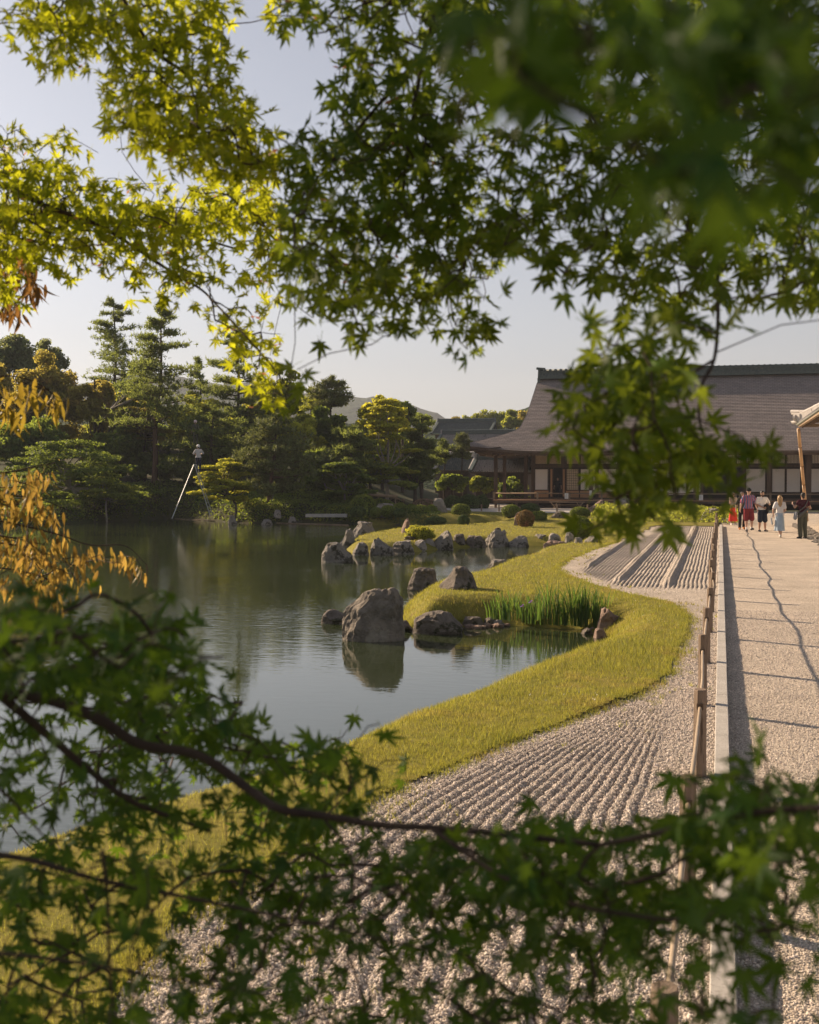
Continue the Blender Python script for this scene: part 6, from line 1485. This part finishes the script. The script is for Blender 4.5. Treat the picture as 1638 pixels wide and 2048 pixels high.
bough('maple_branch', 'dense dark green maple bough hanging in the centre against the sky', MG,
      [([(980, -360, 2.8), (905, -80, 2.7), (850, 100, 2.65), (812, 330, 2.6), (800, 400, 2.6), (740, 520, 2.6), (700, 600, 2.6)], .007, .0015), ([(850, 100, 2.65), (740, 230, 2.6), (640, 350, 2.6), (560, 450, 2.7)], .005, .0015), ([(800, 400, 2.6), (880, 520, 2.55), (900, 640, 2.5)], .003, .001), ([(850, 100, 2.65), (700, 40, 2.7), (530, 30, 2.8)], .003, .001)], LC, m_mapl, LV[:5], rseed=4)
LD = from_map(U, 0, lambda c, r: 2.35, lambda c, r: c >= 20 and r < 12 or (c == 19 and 4 < r < 10), rgf, 1, .08)
bough('maple_branch', 'maple bough hanging in the upper right behind the blurred leaves', MG,
      [([(1560, -360, 2.5), (1480, -80, 2.4), (1450, 150, 2.4), (1440, 330, 2.35), (1438, 500, 2.3), (1434, 620, 2.25)], .006, .003), ([(1450, 150, 2.4), (1300, 260, 2.4), (1180, 360, 2.4), (1040, 440, 2.45)], .004, .0015), ([(1440, 330, 2.35), (1540, 450, 2.3), (1620, 560, 2.3)], .003, .001)], LD, m_mapl, LV[2:], rseed=5)
LE = from_map(U, 0, lambda c, r: 1.95, lambda c, r: c >= 20 and r >= 12, rgf, 1.1, .08)
LE = np.concatenate([LE, at(rgf.uniform(1440, 1550, 16), rgf.uniform(880, 930, 16), 1.9 + .1 * rgf.normal(size=16))])
bough('maple_branch', 'maple spray drooping in front of the hall roof on a crooked dark stem', MG,
      [([(1433, 560, 2.2), (1436, 640, 2.1), (1428, 720, 2.0), (1404, 770, 1.95), (1398, 830, 1.95), (1412, 880, 1.95), (1448, 915, 1.92), (1530, 905, 1.9)], .0040, .0010), ([(1428, 720, 2.0), (1345, 770, 1.95), (1250, 830, 1.95), (1180, 900, 1.95)], .003, .001), ([(1412, 880, 1.95), (1360, 940, 1.95), (1290, 990, 1.9), (1220, 1040, 1.9)], .003, .001)], LE, m_mapl, LV[:5], rseed=6)
LN = from_map(NR, 0, lambda c, r: .64, lambda c, r: True, rgf, 1.35, .2)
bough('maple_branch', 'very near blurred maple leaves filling the top right corner', MG,
      [([(2050, -60, 1.0), (1720, 60, .85), (1500, 110, .8), (1250, 130, .72), (1000, 110, .7)], .004, .0015), ([(1500, 110, .8), (1420, 260, .72), (1250, 330, .7)], .003, .001), ([(2000, 260, .95), (1720, 330, .85), (1560, 350, .78), (1450, 400, .76)], .003, .001)], LN, m_mapd, LV[:5], rseed=7)
# lower boughs
LF = from_map(LO, 23, lambda c, r: 1.6 if r < 27 and c < 9 else 2.05, lambda c, r: c < 16 and (r < 33), rgf, .92, .12)
LF2 = from_map(LO, 23, lambda c, r: 2.9, lambda c, r: c < 13 and 25 < r < 34, rgf, .35, .12)
# unseen leaf masses added to the left, towards the sun, to shade the boughs
uu, vv_ = np.array([-.91, .415]), np.array([.415, .91])
def shade_mass(n, u, v, z, ru, rv, rz):
    q = nrm(rgf.normal(size=(n, 3))) * (rgf.random((n, 1))**.4) * [ru, rv, rz]; return np.concatenate([(u + q[:, :1]) * uu + (v + q[:, 1:2]) * vv_, z + q[:, 2:]], 1)
LX = np.concatenate([shade_mass(10500, 4.4, 1.2, 3.12, 1.0, .76, .95), shade_mass(1500, 4.0, .55, 4.3, .8, .42, .5), shade_mass(1500, 5.0, 1.75, 4.15, .9, .35, .45)])
bough('maple_branch', 'long dark limb of shaded maple leaves crossing the lower left', MG,
      [([(-80, 1378, 1.75), (0, 1385, 1.7), (100, 1400, 1.7), (200, 1440, 1.7), (280, 1488, 1.7), (400, 1512, 1.68), (500, 1580, 1.65), (560, 1618, 1.6), (650, 1632, 1.6), (760, 1650, 1.55), (860, 1655, 1.5), (1000, 1668, 1.45), (1200, 1690, 1.4)],   .0098, .0036),
       ([(0, 1390, 1.7), (60, 1440, 1.72), (160, 1525, 1.75), (250, 1595, 1.75), (330, 1630, 1.78), (420, 1662, 1.8)], .0075, .0024), ([(-560, 560, 3.9), (-420, 900, 3.0), (-200, 1250, 2.0), (-80, 1378, 1.7)], .02, .0085), ([(-80, 1290, 1.75), (100, 1280, 1.75), (260, 1300, 1.75), (380, 1380, 1.75)], .004, .001), ([(-80, 1530, 1.6), (0, 1580, 1.6), (60, 1640, 1.6), (100, 1690, 1.6)], .003, .001)],
      np.concatenate([LF, LF2, LX]), m_mapd, LV[:5], rseed=8)  # the added unseen shading leaves join this limb's foliage
LG = from_map(LO, 23, lambda c, r: 1.95, lambda c, r: c < 17 and r >= 33, rgf, 1.05, .16)
bough('maple_branch', 'shaded maple leaves over the grass in the bottom left corner', MG,
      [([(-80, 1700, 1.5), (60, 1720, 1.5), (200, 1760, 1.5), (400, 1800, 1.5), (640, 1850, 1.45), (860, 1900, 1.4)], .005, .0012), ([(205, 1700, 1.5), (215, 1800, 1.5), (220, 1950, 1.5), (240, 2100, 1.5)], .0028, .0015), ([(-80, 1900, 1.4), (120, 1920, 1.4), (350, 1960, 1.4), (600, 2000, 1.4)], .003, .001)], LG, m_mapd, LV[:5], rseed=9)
LH = from_map(LO, 23, lambda c, r: 1.65 if c < 26 else 1.3, lambda c, r: c >= 16, rgf, 1.2, .14)
bough('maple_branch', 'near blurred maple leaves over the kerb in the lower right', MG,
      [([(1200, 1690, 1.4), (1300, 1670, 1.3), (1420, 1640, 1.2), (1560, 1620, 1.15), (1720, 1610, 1.1), (1950, 1560, 1.1)], .003, .004), ([(860, 1655, 1.5), (1000, 1750, 1.4), (1150, 1810, 1.35), (1350, 1840, 1.25), (1500, 1835, 1.2), (1720, 1900, 1.15)], .0035, .0015), ([(650, 1640, 1.6), (705, 1720, 1.55), (720, 1850, 1.5), (900, 2000, 1.4)], .002, .001)], LH, m_mapd, LV[2:], rseed=10)
# the sprays of narrow rust coloured leaves at the left edge
def spray(pts_list, d, n, rg, drop=16):
    L = []
    for pts in pts_list:
        W = curve([(x, y, 0) for x, y in pts], 12); i = rg.integers(0, len(W), n); L.append(at(W[i, 0] + rg.normal(size=n) * 10, W[i, 1] + rg.random(n) * drop * 2 - 2, d * np.exp(rg.normal(size=n) * .05)))
    return np.concatenate(L)
S1 = [[(-70, 950), (10, 945), (60, 935), (112, 925)], [(-70, 985), (20, 990), (85, 1000), (138, 1022)], [(-70, 965), (0, 975), (70, 970)]]
S2 = [[(-70, 1030), (40, 1050), (120, 1070), (180, 1090), (250, 1092), (292, 1128)], [(-70, 1080), (30, 1090), (100, 1110), (165, 1140)], [(-70, 1130), (30, 1140), (100, 1160), (130, 1190)], [(-70, 1060), (20, 1075), (90, 1090)]]
bough('leafy_branch', 'sprays of hanging rust orange leaves at the left edge over the water', None, [([(x, y, 4.6) for x, y in s], .004, .0012) for s in S1 + S2], np.concatenate([spray(S1, 4.6, 85, rgf, 20), spray(S2, 4.6, 125, rgf, 20)]), m_lanc, LL, hang=True, rseed=11, view_bias=.2, lsc=.72)
S3 = [[(-70, 760), (20, 752), (80, 770), (128, 808)], [(-70, 790), (0, 795), (45, 820)]]
bough('leafy_branch', 'hanging yellow narrow leaves at the left edge, before the dark trees', None, [([(x, y, 4.0) for x, y in s], .003, .001) for s in S3], spray(S3, 4.0, 60, rgf, 16), m_lany, LL, hang=True, rseed=12, view_bias=.2, lsc=.85)
S4 = [[(-70, 520), (0, 525), (50, 545), (75, 570)], [(-70, 580), (0, 590), (30, 610)], [(-70, 480), (20, 490), (60, 520)]]
bough('leafy_branch', 'reddish brown drooping leaves at the left edge against the sky', None, [([(x, y, 4.4) for x, y in s], .003, .001) for s in S4], spray(S4, 4.4, 95, rgf, 16), m_lanr, LL, hang=True, rseed=13, view_bias=.2, lsc=.8)
# red winged seeds among the upper leaves
kb = MB()
P = np.concatenate([LA[rgf.integers(0, len(LA), 25)], LB[rgf.integers(0, len(LB), 70)], LC[rgf.integers(0, len(LC), 30)]]) + rgf.normal(size=(125, 3)) * .02
for p_ in P:
    for s in (-1, 1):
        d = nrm(np.array([s * 1.0, rgf.normal() * .6, rgf.normal() * .4])) * .018; u = nrm(rgf.normal(size=3)) * .004; kb.add([p_, p_ + d * .4 + u, p_ + d, p_ + d * .5 - u], np.array([[0, 1, 2, 3]]))
tag(kb.build('maple_seeds', m_key), 'small red winged seeds scattered among the upper maple leaves', 'seeds', None, 'stuff')
